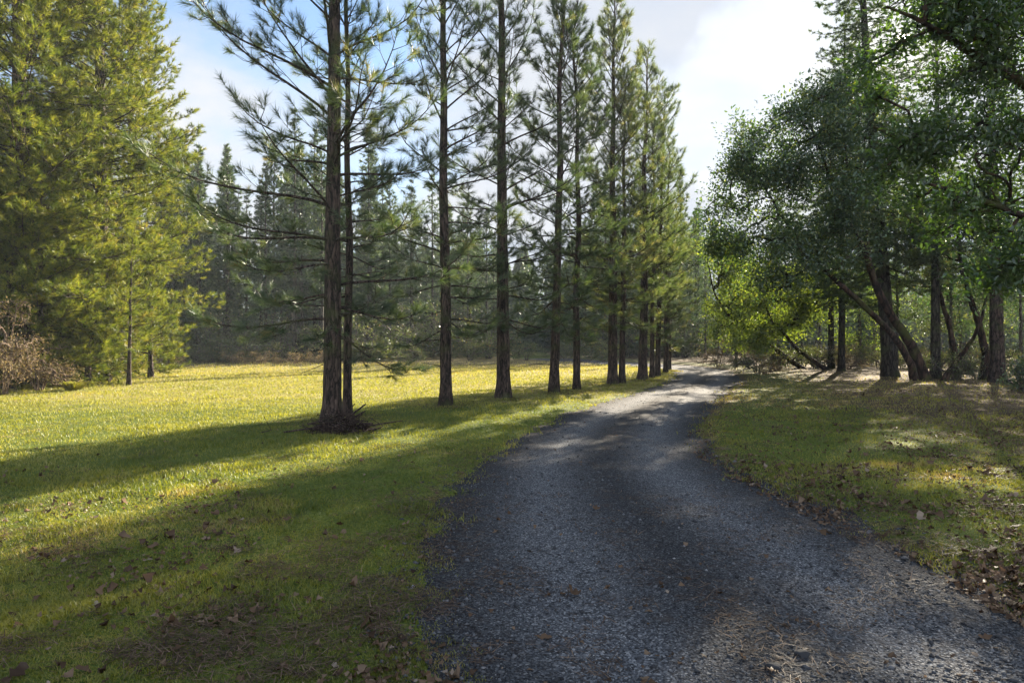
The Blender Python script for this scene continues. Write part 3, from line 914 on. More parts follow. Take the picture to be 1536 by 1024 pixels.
thickets = []
for k, (u, d, R, H, lab) in enumerate(((6, 20.6, 1.25, 3.3, 'tall tangled brown thicket of dead vines at the left border'),
                                       (-50, 19.6, 1.4, 2.8, 'tangled brown thicket cut by the left picture edge'),
                                       (58, 22.0, 1.05, 1.7, 'lower brown thicket beside the left grove'))):
    X = gx(u, d)
    thickets.append(shrub('brown_thicket', 400 + k, (X, d, gz(X, d)), R, H, 620, .07, 3, M_brown_leaf, M_red_twig, lab, 'thicket', 'dead vine thickets by the grove', 9, .0055, .0))
X, d = gx(110, 21.9), 21.9
t = thing('grass_clump', 'arching green clump of coarse grass at the foot of the left thicket', 'grass clump', (X, d, gz(X, d)))
rr_ = np.random.default_rng(5)
n = 420
a = rr_.uniform(0, 6.283, n); q = rr_.uniform(.2, 1, n)
b0 = np.stack([np.cos(a) * .22 * q, np.sin(a) * .15 * q, np.zeros(n)], 1)
dv = np.stack([np.cos(a) * q, np.sin(a) * q, np.full(n, 1.0)], 1)
L = rr_.uniform(.25, .5, n)[:, None]
mid = b0 + dv * L * .6
tip = mid + np.stack([np.cos(a) * q, np.sin(a) * q, np.full(n, -.1)], 1) * L * .6
wv = np.stack([-np.sin(a), np.cos(a), np.zeros(n)], 1) * .012
v = np.stack([b0 - wv, b0 + wv, mid + wv, mid - wv, tip], 1).reshape(-1, 3)
kk = np.arange(n)[:, None] * 5
mesh_obj('blades', v, [kk + np.array([[0, 1, 2, 3]]), kk + np.array([[3, 2, 4]])], M_grass, t, False, {'var': np.repeat(rr_.uniform(.3, .95, n), 5)})

# low bushes along the far edge of the meadow
FARB = [(300, 47, 1.1, 1.2, 1), (352, 45.5, 1.0, 1.0, 0), (395, 46, 1.1, .95, 0), (440, 45, 1.2, .9, 0), (478, 46.5, 1.0, 1.0, 0), (250, 42, 1.1, 1.5, 0),
        (560, 50, 1.2, 1.0, 1), (615, 52, 1.4, 1.2, 1), (705, 54, 1.5, 1.3, 1), (790, 56, 1.5, 1.4, 1), (850, 55, 1.4, 1.4, 1), (905, 54, 1.6, 1.6, 1)]
pb = [shrub('low_bush', 420, (0, 0, -50), 1.1, 1.1, 230, .09, 5, M_brown_leaf, M_red_twig, 'low reddish brown bush at the far edge of the meadow', 'bush', 'low bushes along the far meadow edge', 6, .005),
      shrub('low_bush', 421, (0, 0, -50), 1.3, 1.3, 260, .10, 6, M_shrub, M_grey_twig, 'low dull green bush at the far edge of the meadow', 'bush', 'low bushes along the far meadow edge', 6, .005)]
used = [0, 0]
for k, (u, d, R, H, w) in enumerate(FARB):
    X = gx(u, d)
    loc = (X, d, gz(X, d))
    sc = (R / (1.1, 1.3)[w], R / (1.1, 1.3)[w], H / (1.1, 1.3)[w])
    if not used[w]:
        pb[w].location = loc; pb[w].scale = sc; used[w] = 1
    else:
        dup(pb[w], loc, k * 1.3, sc, pb[w]['label'])

# bushes at the bend of the road
for k, (u, d, R, H, lab) in enumerate(((1078, 41.5, 1.5, 1.7, 'twiggy purplish bush at the end of the road, left of two'), (1122, 43, 1.6, 1.6, 'twiggy brown bush under the bright leaves past the road end, right of two'))):
    X = gx(u, d)
    shrub('twiggy_bush', 440 + k, (X, d, gz(X, d)), R, H, 420, .06, 2, M_brown_leaf, M_red_twig, lab, 'bush', 'bushes at the road bend', 12, .006)

# ================================================================== FAR WOOD
rf = np.random.default_rng(77)
far_protos = []
for k, (H, Lm, cl, kind) in enumerate(((16, 2.0, 4.0, 'pine'), (18, 2.2, 6.5, 'pine'), (15, 2.3, 2.0, 'fir'), (17, 2.4, 4.5, 'fir'))):
    t = thing('pine_tree' if kind == 'pine' else 'fir_tree', '', 'tree', (0, 0, -60))
    conifer(t, 500 + k, H, .15, cl, Lm, .55, 4, kind, 14 if kind == 'pine' else 7, .36 if kind == 'pine' else .30, .062, 3.0 if kind == 'pine' else 2.6, (0, 0), M_needle_far, M_fir_bark, 8, 10,
            peak=.25, taper=.6, twig_sides=3)
    far_protos.append(t)
far_used = [False] * 4
LAB = {'pine': 'slim hazy pine standing in the far wood beyond the meadow', 'fir': 'slim hazy fir standing in the far wood beyond the meadow'}
def far_tree(k, X, d, s, rot, lab, group):
    global far_used
    p = far_protos[k]
    loc = (X, d, gz(X, d) - .05)
    if not far_used[k]:
        p.location = loc; p.rotation_euler = (0, 0, rot); p.scale = (s, s, s); p['label'] = lab; p['group'] = group
        far_used[k] = True
        return p
    return dup(p, loc, rot, s, lab, group)


def far_set(n, ulo, uhi, dlo, dhi, slo, shi, group, labs, seed, gap=1.7, kinds=(0, 1, 2, 3)):
    rs = np.random.default_rng(seed)
    placed = []
    tries = 0
    while len(placed) < n and tries < 4000:
        tries += 1
        d = rs.uniform(dlo, dhi); u = rs.uniform(ulo, uhi); X = gx(u, d)
        if any((X - a) ** 2 + (d - b) ** 2 < gap ** 2 for a, b in placed): continue
        if road_in(np.array([X]), np.array([d]))[0] > -1.2: continue
        placed.append((X, d))
        k = int(rs.choice(kinds))
        far_tree(k, X, d, rs.uniform(slo, shi), rs.uniform(0, 6.28), labs['pine' if k < 2 else 'fir'], group)


far_set(54, 200, 575, 51, 72, .9, 1.2, 'far wood beyond the meadow', LAB, 1, 1.4)
far_set(96, 540, 1060, 64, 104, .85, 1.15, 'far wood beyond the meadow', LAB, 2, 1.6)
far_set(16, -300, 200, 45, 70, 1.0, 1.3, 'far wood beyond the meadow', LAB, 3, 2.4)
RLAB = {'pine': 'slender pine in the shaded wood behind the broadleaf trees on the right', 'fir': 'slender fir in the shaded wood behind the broadleaf trees on the right'}
far_set(15, 1120, 1330, 58, 82, .75, 1.0, 'wood behind the broadleaf trees', RLAB, 4, 2.2, (0, 2, 3))
far_set(8, 1400, 1600, 50, 72, .75, 1.0, 'wood behind the broadleaf trees', RLAB, 5, 2.6, (0, 2, 3))
far_set(14, 1620, 2300, 20, 52, .8, 1.1, 'wood behind the broadleaf trees', RLAB, 6, 2.6, (0, 2, 3))
far_set(14, 985, 1120, 54, 76, .35, .62, 'hazy conifers where the road disappears', {'pine': 'hazy low pine past the bend of the road', 'fir': 'hazy low fir past the bend of the road'}, 7, 1.6, (2, 3))

# the wood beyond, one mass
def distant_wood():
    r_ = np.random.default_rng(99)
    tb = Tubes(); P, S = [], []
    for k in range(300):
        az = rad(r_.uniform(-52, 50)); D = r_.uniform(104, 150)
        x0, y0 = math.sin(az) * D, math.cos(az) * D
        H = r_.uniform(13, 19) if az < .35 else r_.uniform(10, 15)
        z0 = gz(x0, y0)
        tb.add(np.array([[x0, y0, z0 - .2], [x0, y0, z0 + H]]), np.array([.2, .03]), 5)
        n = 330
        q = r_.uniform(.08, 1, n) ** .9
        R = 2.6 * (1 - q) ** .6 * r_.uniform(.3, 1, n) + .1
        a = r_.uniform(0, 6.283, n)
        P.append(np.stack([x0 + np.cos(a) * R, y0 + np.sin(a) * R, z0 + q * H], 1))
        n = 240                     # brush filling the space between the trunks
        P.append(np.stack([x0 + r_.normal(0, 4, n), y0 + r_.normal(0, 2, n), z0 + r_.uniform(0, 1, n) ** 1.4 * r_.uniform(3, 7)], 1))
    P = np.concatenate(P)
    d = unit(r_.normal(size=P.shape) + np.array([0, 0, .2]))
    v, f, va = needles(P, d, np.ones(len(P)), 4, .75, .28, r_, (20, 90), .2, .2)
    V = np.concatenate([v, np.concatenate(tb.v)])
    o = mesh_obj('distant_wood', V, [f, np.concatenate(tb.f) + len(v)], M_needle_far, None, False, {'var': np.concatenate([va, np.zeros(tb.n)])})
    tag(o, kind='stuff'); o['label'] = 'hazy mass of distant conifer wood closing the view behind the meadow'


distant_wood()

# undergrowth in front of the far wood, dark and dense
ub = shrub('undergrowth_bush', 460, (0, 0, -50), 1.6, 2.4, 420, .12, 6, M_shrub, M_grey_twig, 'dull green undergrowth bush at the foot of the far wood', 'bush', 'undergrowth at the foot of the far wood', 7, .006)
first = True
rs = np.random.default_rng(12)
for k in range(74):
    if k < 22: u, d = 215 + k * 16 + rs.uniform(-8, 8), rs.uniform(49, 56)
    else: u, d = 540 + (k - 22) * 11 + rs.uniform(-9, 9), rs.uniform(60, 84)
    X = gx(u, d)
    if road_in(np.array([X]), np.array([d]))[0] > -1.5: continue
    s = rs.uniform(.8, 1.6) * (1 if k < 22 else 1.45)
    loc = (X, d, gz(X, d) - .05)
    if first:
        ub.location = loc; ub.scale = (s, s, s); first = False
    else:
        dup(ub, loc, rs.uniform(0, 6.28), (s * 1.1, s * 1.1, s), ub['label'])

# ================================================================== RIGHT SIDE
# tall fir behind the madrones
X, d = gx(1336, 29.0), 29.0
t = thing('fir_tree', 'tall old fir with thick straight trunk behind the leaning dark trunks', 'fir tree', (X, d, gz(X, d)))
conifer(t, 601, 23, .29, 4.2, 3.7, .42, 5, 'fir', 16, .15, .024, 4.6, (-1.7, 0), M_needle_fir, M_fir_bark, 18, 14)
X, d = gx(1403, 28.0), 28.0
t = thing('fir_tree', 'straight medium fir trunk just right of the leaning dark trunks', 'fir tree', (X, d, gz(X, d)))
conifer(t, 602, 16, .19, 4.8, 2.6, .42, 5, 'fir', 14, .16, .026, 4.2, (.1, 0), M_needle_fir, M_fir_bark, 14, 12)
X, d = gx(1497, 25.5), 25.5
t = thing('fir_tree', 'stout pale barked fir near the right picture edge with moss at its foot', 'fir tree', (X, d, gz(X, d)))
conifer(t, 603, 14, .25, 4.4, 2.2, .5, 4, 'fir', 13, .16, .026, 4.2, (-.3, 0), M_needle_fir, M_pine_bark, 16, 12)
X, d = gx(1247, 37), 37
t = thing('fir_tree', 'dark straight fir trunk behind the leaning slim stems on the right', 'fir tree', (X, d, gz(X, d)))
conifer(t, 604, 13, .17, 3.5, 2.6, .55, 4, 'fir', 12, .18, .03, 3.8, (.0, 0), M_needle_fir, M_fir_bark, 12, 10)


X, d = gx(1262, 33.5), 33.5
t = thing('fir_tree', 'fir rising behind the leaning evergreen crown, its ragged top against the white cloud', 'fir tree', (X, d, gz(X, d)))
conifer(t, 605, 18.2, .15, 3.6, 4.0, .42, 5, 'fir', 14, .18, .028, 4.2, (.2, 0), M_needle_fir, M_fir_bark, 12, 8)


def rel(root, pts):
    o = np.array(root.location)
    return [np.array(p) - o for p in pts]


# leaning madrone pair
d = 26.9
X = gx(1383, d)
t = thing('madrone_tree', 'leaning evergreen with two thick curved trunks spreading left over the grass', 'tree', (X, d, gz(X, d)))
zb = EYE - (573 - 512) / F * d - gz(X, d)
def P2(u, v, dd): return px(u, v, dd) + np.array([0, 0, -zb * .9])
A = [P2(1387, 580, 26.9), P2(1380, 550, 26.9), P2(1364, 515, 26.8), P2(1340, 482, 26.7), P2(1318, 445, 26.5), P2(1300, 385, 26.4), P2(1275, 335, 26.2), P2(1245, 265, 26.0), P2(1215, 190, 25.8)]
B = [P2(1374, 580, 26.6), P2(1366, 548, 26.4), P2(1345, 512, 26.1), P2(1318, 484, 25.8), P2(1285, 452, 25.4), P2(1248, 420, 25.2), P2(1205, 372, 25.2), P2(1165, 318, 25.3), P2(1135, 262, 25.4)]
C_ = [P2(1303, 395, 26.4), P2(1296, 330, 27.0), P2(1272, 260, 27.4), P2(1262, 190, 27.6)]
stems = [(rel(t, A), [.30, .21, .175, .155, .14, .115, .09, .06, .03]), (rel(t, B), [.18, .13, .115, .105, .095, .08, .065, .045, .025]), (rel(t, C_), [.12, .09, .06, .03])]
def bl(u, v, dd, ru, rv, rd, w): return (px(u, v, dd) - np.array(t.location), (ru / F * dd, rd, rv / F * dd), w)
blobs = [bl(1180, 215, 25.6, 82, 62, 2.0, 5), bl(1248, 165, 26.4, 55, 52, 1.8, 3), bl(1128, 285, 25.3, 58, 62, 1.7, 3.4), bl(1225, 300, 25.8, 85, 60, 2.0, 3.6), bl(1150, 385, 25.2, 80, 58, 1.7, 4), bl(1235, 375, 25.6, 70, 40, 1.8, 2.0), bl(1095, 335, 25.2, 38, 50, 1.3, 1.5), bl(1300, 280, 27, 50, 80, 1.6, 1.8), bl(1345, 330, 27.4, 50, 40, 1.6, 1.0), bl(1295, 190, 27.5, 60, 70, 2, 2.5)]
grow(t, 610, stems, blobs, 2900, .145, M_madrone_dark, M_madrone_bark, .48, 18, .0046, .21, 1.0, .25, .3, clump=14)

# near madrone, trunk outside the picture on the right, limbs reaching in
X, d = 12.6, 12.4
t = thing('madrone_tree', 'near evergreen broadleaf tree whose leafy limbs hang in from the upper right', 'tree', (X, d, gz(X, d)))
def at(u, v, dd): return px(u, v, dd) - np.array(t.location)
tr = [(0, 0, -.1), (-.15, 0, 1.5), (-.5, .1, 3.2), (-.9, .1, 5.0), (-1.5, 0, 7.0), (-2.4, 0, 9.2)]
l1 = [(-.6, .1, 3.6), at(1640, 235, 12.2), at(1536, 206, 12.0), at(1440, 205, 11.8), at(1350, 212, 11.6), at(1310, 190, 11.5)]
l2 = [(-1.0, .1, 5.2), at(1590, 165, 12.3), at(1525, 118, 12.2), at(1466, 85, 12.0), at(1400, 40, 11.8), at(1330, 10, 11.7)]
l3 = [(-.5, .1, 2.9), at(1640, 330, 11.6), at(1540, 330, 11.2), at(1450, 290, 11.0), at(1390, 275, 10.9)]
l4 = [(-.9, .1, 4.8), at(1640, 60, 13.2), at(1560, -60, 13.4), at(1450, -110, 13.4), at(1350, -120, 13.3)]
l5 = [(-.4, 0, 2.6), at(1690, 400, 10.2), at(1600, 390, 9.4), at(1535, 375, 9.0)]
stems = [(tr, [.30, .25, .23, .19, .13, .06]), (l1, [.11, .085, .07, .05, .035, .02]), (l2, [.12, .10, .085, .065, .045, .02]), (l3, [.09, .07, .055, .04, .02]), (l4, [.12, .1, .08, .06, .03]), (l5, [.07, .055, .04, .02])]
def bl(u, v, dd, ru, rv, rd, w): return (px(u, v, dd) - np.array(t.location), (ru / F * dd, rd, rv / F * dd), w)
blobs = [bl(1440, 105, 12.0, 85, 90, 1.1, 4.4), bl(1415, 5, 11.8, 45, 50, .9, 1.4), bl(1318, 110, 11.7, 34, 60, .8, 1.0), bl(1500, 60, 12.6, 90, 110, 1.3, 5), bl(1490, -10, 12.2, 90, 70, 1.2, 3.5), bl(1345, 215, 11.6, 60, 62, .8, 2.4), bl(1435, 250, 11.4, 90, 70, 1.0, 3.6), bl(1520, 240, 11.6, 70, 110, 1.1, 3.2),
         bl(1480, 335, 11.0, 70, 45, .9, 2), bl(1530, 400, 9.0, 45, 52, .6, 1.3), bl(1420, -90, 13, 150, 110, 1.5, 4), bl(1600, -20, 13, 90, 190, 1.8, 4), bl(1640, 260, 12, 80, 150, 1.6, 3), bl(1395, 330, 11, 40, 40, .6, .7), bl(1640, 380, 11, 80, 100, 1.3, 1.6), bl(1760, 300, 12, 150, 170, 1.6, 3)]
grow(t, 620, stems, blobs, 3200, .114, M_madrone, M_madrone_bark, .46, 11, .0042, .15, .95, .2, .25, clump=20)

# slim leaning stems with bright leaves, left of the dark pair
for k, (pts, r0, bb, lab) in enumerate((
        (((1206, 556), (1180, 540), (1150, 516), (1118, 492), (1092, 478), (1070, 440), (1062, 400)), .15, ((1085, 470, 44, 38, 2), (1120, 430, 52, 40, 2), (1088, 395, 36, 40, 1.6), (1150, 490, 46, 26, 1.2)), 'slim trunk leaning far left with bright yellow green leaves over the road end'),
        (((1242, 558), (1222, 546), (1196, 528), (1172, 500), (1150, 470), (1140, 430)), .13, ((1160, 470, 55, 40, 2), (1190, 445, 55, 38, 2), (1125, 500, 40, 26, 1)), 'second slim trunk leaning left with bright leaves, nearer the thick dark pair'))):
    d = 36.5 - k * 1.5
    X = gx(pts[0][0], d)
    t = thing('leafy_tree', lab, 'tree', (X, d, gz(X, d)), 'slim leaning leafy trees')
    zb = px(0, pts[0][1], d)[2] - gz(X, d)
    P_ = [px(u, v, d - i * .15) + np.array([0, 0, -zb - .06 * (i == 0)]) for i, (u, v) in enumerate(pts)]
    stems = [(rel(t, P_), np.linspace(r0, .025, len(pts)))]
    blobs = [(px(u, v, d - .4) - np.array(t.location), (ru / F * d, 1.3, rv / F * d), w) for u, v, ru, rv, w in bb]
    grow(t, 630 + k, stems, blobs, 760, .16, M_lime, M_madrone_bark, .55, 14, .006, .22, 1.0, .25, .3)

# upright leafy young trees glowing in the sun beside the leaning stems
for k, (u, d, top, ru, n, lab) in enumerate(((1104, 41, 375, 34, 420, 'upright young tree with lit yellow green leaves at the end of the road'), (1290, 40, 430, 60, 380, 'bright leaved young tree glimpsed behind the leaning dark trunks'),
                                              (1440, 37, 420, 60, 420, 'leafy young tree filling the gap between the right hand trunks'),
        (1345, 34.5, 265, 62, 620, 'tall leafy tree behind the thick fir trunk, above the dappled bank'), (1425, 33.5, 270, 66, 620, 'tall leafy tree behind the straight medium fir'), (1530, 32, 330, 70, 560, 'leafy tree behind the stout pale barked fir at the right border'))):
    X = gx(u, d)
    t = thing('leafy_tree', lab, 'tree', (X, d, gz(X, d)), 'upright leafy young trees')
    hh = (512 - top) / F * d + 1.5
    R = ru / F * d
    stems = [([(0, 0, -.1), (.05, 0, hh * .35), (-.05, 0, hh * .7), (0, 0, hh * .95)], [.08, .06, .04, .015])]
    blobs = [((0, 0, hh * .72), (R, R, hh * .27), 2), ((R * .2, 0, hh * .42), (R * 1.1, R, hh * .2), 1.2)]
    grow(t, 640 + k, stems, blobs, n, .12, M_lime if k < 2 else (M_shrub if k == 2 else M_madrone_dark), M_grey_twig, .55, 14, .005, .22, 1.0, .25, .3)

# dark crooked trunks right of the pair
for k, (pts, r0, d, bb, n, lab) in enumerate((
        (((1434, 562), (1432, 530), (1424, 490), (1412, 450), (1402, 400), (1396, 340)), .16, 31.5, ((1390, 345, 60, 50, 2), (1425, 405, 60, 45, 2)), 600, 'slender crooked dark trunk between the two straight firs'),
        (((1474, 575), (1480, 545), (1472, 505), (1456, 455), (1442, 405), (1436, 350), (1440, 300)), .17, 27.2, ((1430, 345, 75, 50, 2), (1485, 385, 65, 50, 2), (1440, 300, 80, 45, 1.5), (1540, 340, 60, 80, 1.5)), 1000, 'dark wavy trunk standing left of the stout pale barked fir'),
        (((1414, 577), (1428, 556), (1446, 535), (1462, 512), (1474, 480), (1482, 430)), .12, 26.4, ((1480, 420, 40, 40, 1),), 130, 'thin trunk slanting right across the wavy dark trunk'))):
    X = gx(pts[0][0], d)
    t = thing('leafy_tree', lab, 'tree', (X, d, gz(X, d)), 'crooked dark trees on the right')
    zb = px(0, pts[0][1], d)[2] - gz(X, d)
    P_ = [px(u, v, d + .1 * i) + np.array([0, 0, -zb - .08 * (i == 0)]) for i, (u, v) in enumerate(pts)]
    stems = [(rel(t, P_), np.linspace(r0, .035, len(pts)))]
    blobs = [(px(u, v, d + .3) - np.array(t.location), (ru / F * d, 1.4, rv / F * d), w) for u, v, ru, rv, w in bb]
    grow(t, 650 + k, stems, blobs, n, .115, M_shrub if k == 0 else M_madrone_dark, M_madrone_bark, .48, 14, .006, .22, 1.0, .25, .3)

# undergrowth below the right hand trees
und = shrub('undergrowth_bush', 470, (0, 0, -50), 1.2, 1.3, 330, .075, 5, M_shrub, M_grey_twig, 'brownish green undergrowth bush below the broadleaf trees on the right', 'bush', 'undergrowth below the right hand trees', 8, .005)
unb = shrub('undergrowth_bush', 471, (0, 0, -50), 1.1, 1.2, 330, .06, 3, M_brown_leaf, M_red_twig, 'bare twiggy undergrowth bush below the broadleaf trees on the right', 'bush', 'undergrowth below the right hand trees', 9, .005)
ff = [True, True]
rs = np.random.default_rng(31)
for k in range(30):
    u = 1130 + k * 14.5 + rs.uniform(-8, 8)
    d = rs.uniform(32, 42) if u < 1420 else rs.uniform(27, 38)
    X = gx(u, d)
    w = int(rs.random() < .45)
    p = (und, unb)[w]
    s = rs.uniform(.7, 1.25)
    loc = (X, d, gz(X, d) - .04)
    if ff[w]:
        p.location = loc; p.scale = (s, s, s); ff[w] = False
    else:
        dup(p, loc, rs.uniform(0, 6.28), s, p['label'])
X, d = gx(1535, 19.5), 19.5
shrub('evergreen_bush', 480, (X, d, gz(X, d)), .75, 1.0, 320, .09, 8, M_madrone_dark, M_grey_twig, 'dark leafy evergreen bush cut by the right picture edge', 'bush', None, 7, .005)

# ================================================================== SMALL THINGS
# brush pile at the foot of the nearest pine
X, d = gx(512, 11.6), 11.6
pile = thing('brush_pile', 'heap of dead sticks and bark strips at the foot of the nearest pines', 'brush pile', (X, d, gz(X, d)))
rp = np.random.default_rng(9)
tb = Tubes()
for k in range(170):
    a = rp.uniform(0, 6.283); q = rp.uniform(0, 1) ** .6
    c = np.array([math.cos(a) * .50 * q, math.sin(a) * .34 * q, 0])
    hgt = .36 * max(0, 1 - q ** 1.5) * rp.uniform(.1, 1) + .02
    az = rp.normal(0, .85) + (math.pi if rp.random() < .5 else 0)
    L = rp.uniform(.2, .75)
    dv = np.array([math.cos(az), math.sin(az), rp.normal(0, .30)])
    p0 = c - dv * L * .5; p0[2] = max(.01, hgt - dv[2] * L * .5)
    p1 = c + rp.normal(0, .03, 3); p1[2] = hgt
    p2 = c + dv * L * .5 + rp.normal(0, .05, 3); p2[2] = max(.01, hgt + dv[2] * L * .5)
    r0 = rp.uniform(.004, .014)
    tb.add(np.array([p0, p1, p2]), np.array([r0, r0 * .85, r0 * .4]), 5)
tb.build('sticks', M_dead_wood, pile)
for p0, p1, p2, r0 in (((-.1, .05, .15), (.15, 0, .30), (.42, -.02, .50), .022), ((0, 0, .12), (.18, .02, .24), (.36, .05, .36), .018), ((.1, .2, .1), (.05, .25, .35), (.0, .3, .62), .016),
                       ((-.95, -.1, .03), (-.6, -.05, .08), (-.1, 0, .16), .017), ((.3, 0, .1), (.7, .05, .16), (1.02, .15, .2), .015), ((-1.35, -.1, .02), (-1.15, -.12, .07), (-1.28, -.1, .30), .011), ((.5, -.25, .03), (.75, -.2, .15), (.5, -.1, .28), .011)):
    b = Tubes()
    b.add(np.array([p0, p1, p2]), np.array([r0, r0 * .85, r0 * .6]), 7)
    b.build('branch', M_dead_wood, pile)

# stones and larger leaves close by
def stone(u, v, size, seed, label):
    d = EYE * F / (v - 512)
    X = gx(u, d)
    r_ = np.random.default_rng(seed)
    import bmesh
    bm = bmesh.new()
    bmesh.ops.create_icosphere(bm, subdivisions=3, radius=1)
    vs = np.array([w.co[:] for w in bm.verts])
    fs = np.array([[w.index for w in f.verts] for f in bm.faces])
    bm.free()
    for _ in range(9):
        nrm = unit(r_.normal(size=3)); c = r_.uniform(.55, .85)
        ex = np.maximum(vs @ nrm - c, 0)
        vs = vs - ex[:, None] * nrm
    vs = vs * np.array([size, size * .7, size * .5])
    zt = float(top_z(np.array([X]), np.array([d]))[0])
    o = mesh_obj('stone', vs, [fs], M_stone, None, False, {'var': np.full(len(vs), .2)}, (X, d, zt + size * .22))
    o.rotation_euler = (0, 0, r_.uniform(0, 6))
    tag(o, label, 'stone')


stone(1203, 990, .040, 1, 'dark angular stone on the gravel, upper right of two near the front')
stone(1158, 1008, .045, 2, 'dark flat stone on the gravel, lower left of two near the front')


# ================================================================== SKY, SUN, AIR, CAMERA
w = bpy.data.worlds.new('World')
scene.world = w
w.use_nodes = True
nt = w.node_tree
nt.nodes.clear()
nd, ln = nt.nodes, nt.links
tc = N(nd, 'ShaderNodeTexCoord')
sky = N(nd, 'ShaderNodeTexSky', sky_type='NISHITA')
sky.sun_disc = False
sky.sun_elevation = SUN_EL
sky.sun_rotation = SUN_AZ
sky.air_density = 1.0
sky.dust_density = .25
sky.ozone_density = 2.0
SKY_K = .05
bg = N(nd, 'ShaderNodeBackground')
bg.inputs['Strength'].default_value = SKY_K
# clouds: noise on the view of the dome flattened to a layer, thicker towards the sun; extra unseen cloud behind the viewer adds fill light
sx = N(nd, 'ShaderNodeSeparateXYZ'); ln.new(tc.outputs['Generated'], sx.inputs[0])
zz = N(nd, 'ShaderNodeMath', operation='ADD'); ln.new(sx.outputs['Z'], zz.inputs[0]); zz.inputs[1].default_value = .22
zc = N(nd, 'ShaderNodeMath', operation='MAXIMUM'); ln.new(zz.outputs[0], zc.inputs[0]); zc.inputs[1].default_value = .05
dx = N(nd, 'ShaderNodeMath', operation='DIVIDE'); ln.new(sx.outputs['X'], dx.inputs[0]); ln.new(zc.outputs[0], dx.inputs[1])
dy = N(nd, 'ShaderNodeMath', operation='DIVIDE'); ln.new(sx.outputs['Y'], dy.inputs[0]); ln.new(zc.outputs[0], dy.inputs[1])
cb = N(nd, 'ShaderNodeCombineXYZ'); ln.new(dx.outputs[0], cb.inputs[0]); ln.new(dy.outputs[0], cb.inputs[1])
cn = N(nd, 'ShaderNodeTexNoise'); cn.inputs['Scale'].default_value = 1.5; cn.inputs['Detail'].default_value = 7; cn.inputs['Roughness'].default_value = .55
ln.new(cb.outputs[0], cn.inputs['Vector'])
dp = N(nd, 'ShaderNodeVectorMath', operation='DOT_PRODUCT'); ln.new(tc.outputs['Generated'], dp.inputs[0]); dp.inputs[1].default_value = tuple(SUN_DIR)
lobe = N(nd, 'ShaderNodeMapRange', interpolation_type='SMOOTHSTEP'); ln.new(dp.outputs['Value'], lobe.inputs['Value'])
lobe.inputs['From Min'].default_value = .78; lobe.inputs['From Max'].default_value = .95; lobe.inputs['To Max'].default_value = .42
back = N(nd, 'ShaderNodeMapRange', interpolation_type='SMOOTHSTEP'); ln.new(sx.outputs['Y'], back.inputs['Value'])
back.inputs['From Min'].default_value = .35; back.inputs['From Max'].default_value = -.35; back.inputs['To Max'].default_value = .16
hz = N(nd, 'ShaderNodeMapRange', interpolation_type='SMOOTHSTEP'); ln.new(sx.outputs['Z'], hz.inputs['Value'])
hz.inputs['From Min'].default_value = .62; hz.inputs['From Max'].default_value = .08; hz.inputs['To Max'].default_value = .28
a1 = N(nd, 'ShaderNodeMath', operation='ADD'); ln.new(cn.outputs['Fac'], a1.inputs[0]); ln.new(lobe.outputs[0], a1.inputs[1])
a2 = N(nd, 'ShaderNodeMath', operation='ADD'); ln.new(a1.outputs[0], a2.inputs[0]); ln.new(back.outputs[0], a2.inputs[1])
a4 = N(nd, 'ShaderNodeMath', operation='ADD'); ln.new(a2.outputs[0], a4.inputs[0]); ln.new(hz.outputs[0], a4.inputs[1])
bank = unit(np.array([(1150 - 768) / F, 1.0, (512 - 150) / F]))       # the one defined cloud bank, low to the left of the sun
bd = N(nd, 'ShaderNodeVectorMath', operation='DOT_PRODUCT'); ln.new(tc.outputs['Generated'], bd.inputs[0]); bd.inputs[1].default_value = tuple(bank)
bn = N(nd, 'ShaderNodeTexNoise'); bn.inputs['Scale'].default_value = 9; bn.inputs['Detail'].default_value = 6; ln.new(tc.outputs['Generated'], bn.inputs['Vector'])
bx = N(nd, 'ShaderNodeMath', operation='MULTIPLY_ADD'); ln.new(bn.outputs['Fac'], bx.inputs[0]); bx.inputs[1].default_value = .022; ln.new(bd.outputs['Value'], bx.inputs[2])
br_ = N(nd, 'ShaderNodeMapRange', interpolation_type='SMOOTHSTEP'); ln.new(bx.outputs[0], br_.inputs['Value'])
br_.inputs['From Min'].default_value = 1.0005; br_.inputs['From Max'].default_value = 1.0045; br_.inputs['To Max'].default_value = .30
a3 = N(nd, 'ShaderNodeMath', operation='ADD'); ln.new(a4.outputs[0], a3.inputs[0]); ln.new(br_.outputs[0], a3.inputs[1])
cm = N(nd, 'ShaderNodeMapRange', interpolation_type='SMOOTHSTEP'); ln.new(a3.outputs[0], cm.inputs['Value'])
cm.inputs['From Min'].default_value = .50; cm.inputs['From Max'].default_value = .86
cc = ramp(nd, [(.35, (.66, .74, .88)), (.66, (.92, .93, .95))])
ln.new(cn.outputs['Fac'], cc.inputs[0])
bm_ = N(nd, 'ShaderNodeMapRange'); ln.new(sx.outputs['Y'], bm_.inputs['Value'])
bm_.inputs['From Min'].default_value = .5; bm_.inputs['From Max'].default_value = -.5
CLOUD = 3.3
bm_.inputs['To Min'].default_value = CLOUD; bm_.inputs['To Max'].default_value = CLOUD * 2.2  # unseen cloud behind the viewer made brighter as added fill
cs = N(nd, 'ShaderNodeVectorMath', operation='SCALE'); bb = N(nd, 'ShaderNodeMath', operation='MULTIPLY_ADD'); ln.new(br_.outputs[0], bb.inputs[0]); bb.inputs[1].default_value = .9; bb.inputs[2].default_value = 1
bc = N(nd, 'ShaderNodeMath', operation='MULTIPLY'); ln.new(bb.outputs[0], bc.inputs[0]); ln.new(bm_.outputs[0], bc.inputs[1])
ln.new(cc.outputs[0], cs.inputs[0]); ln.new(bc.outputs[0], cs.inputs['Scale'])
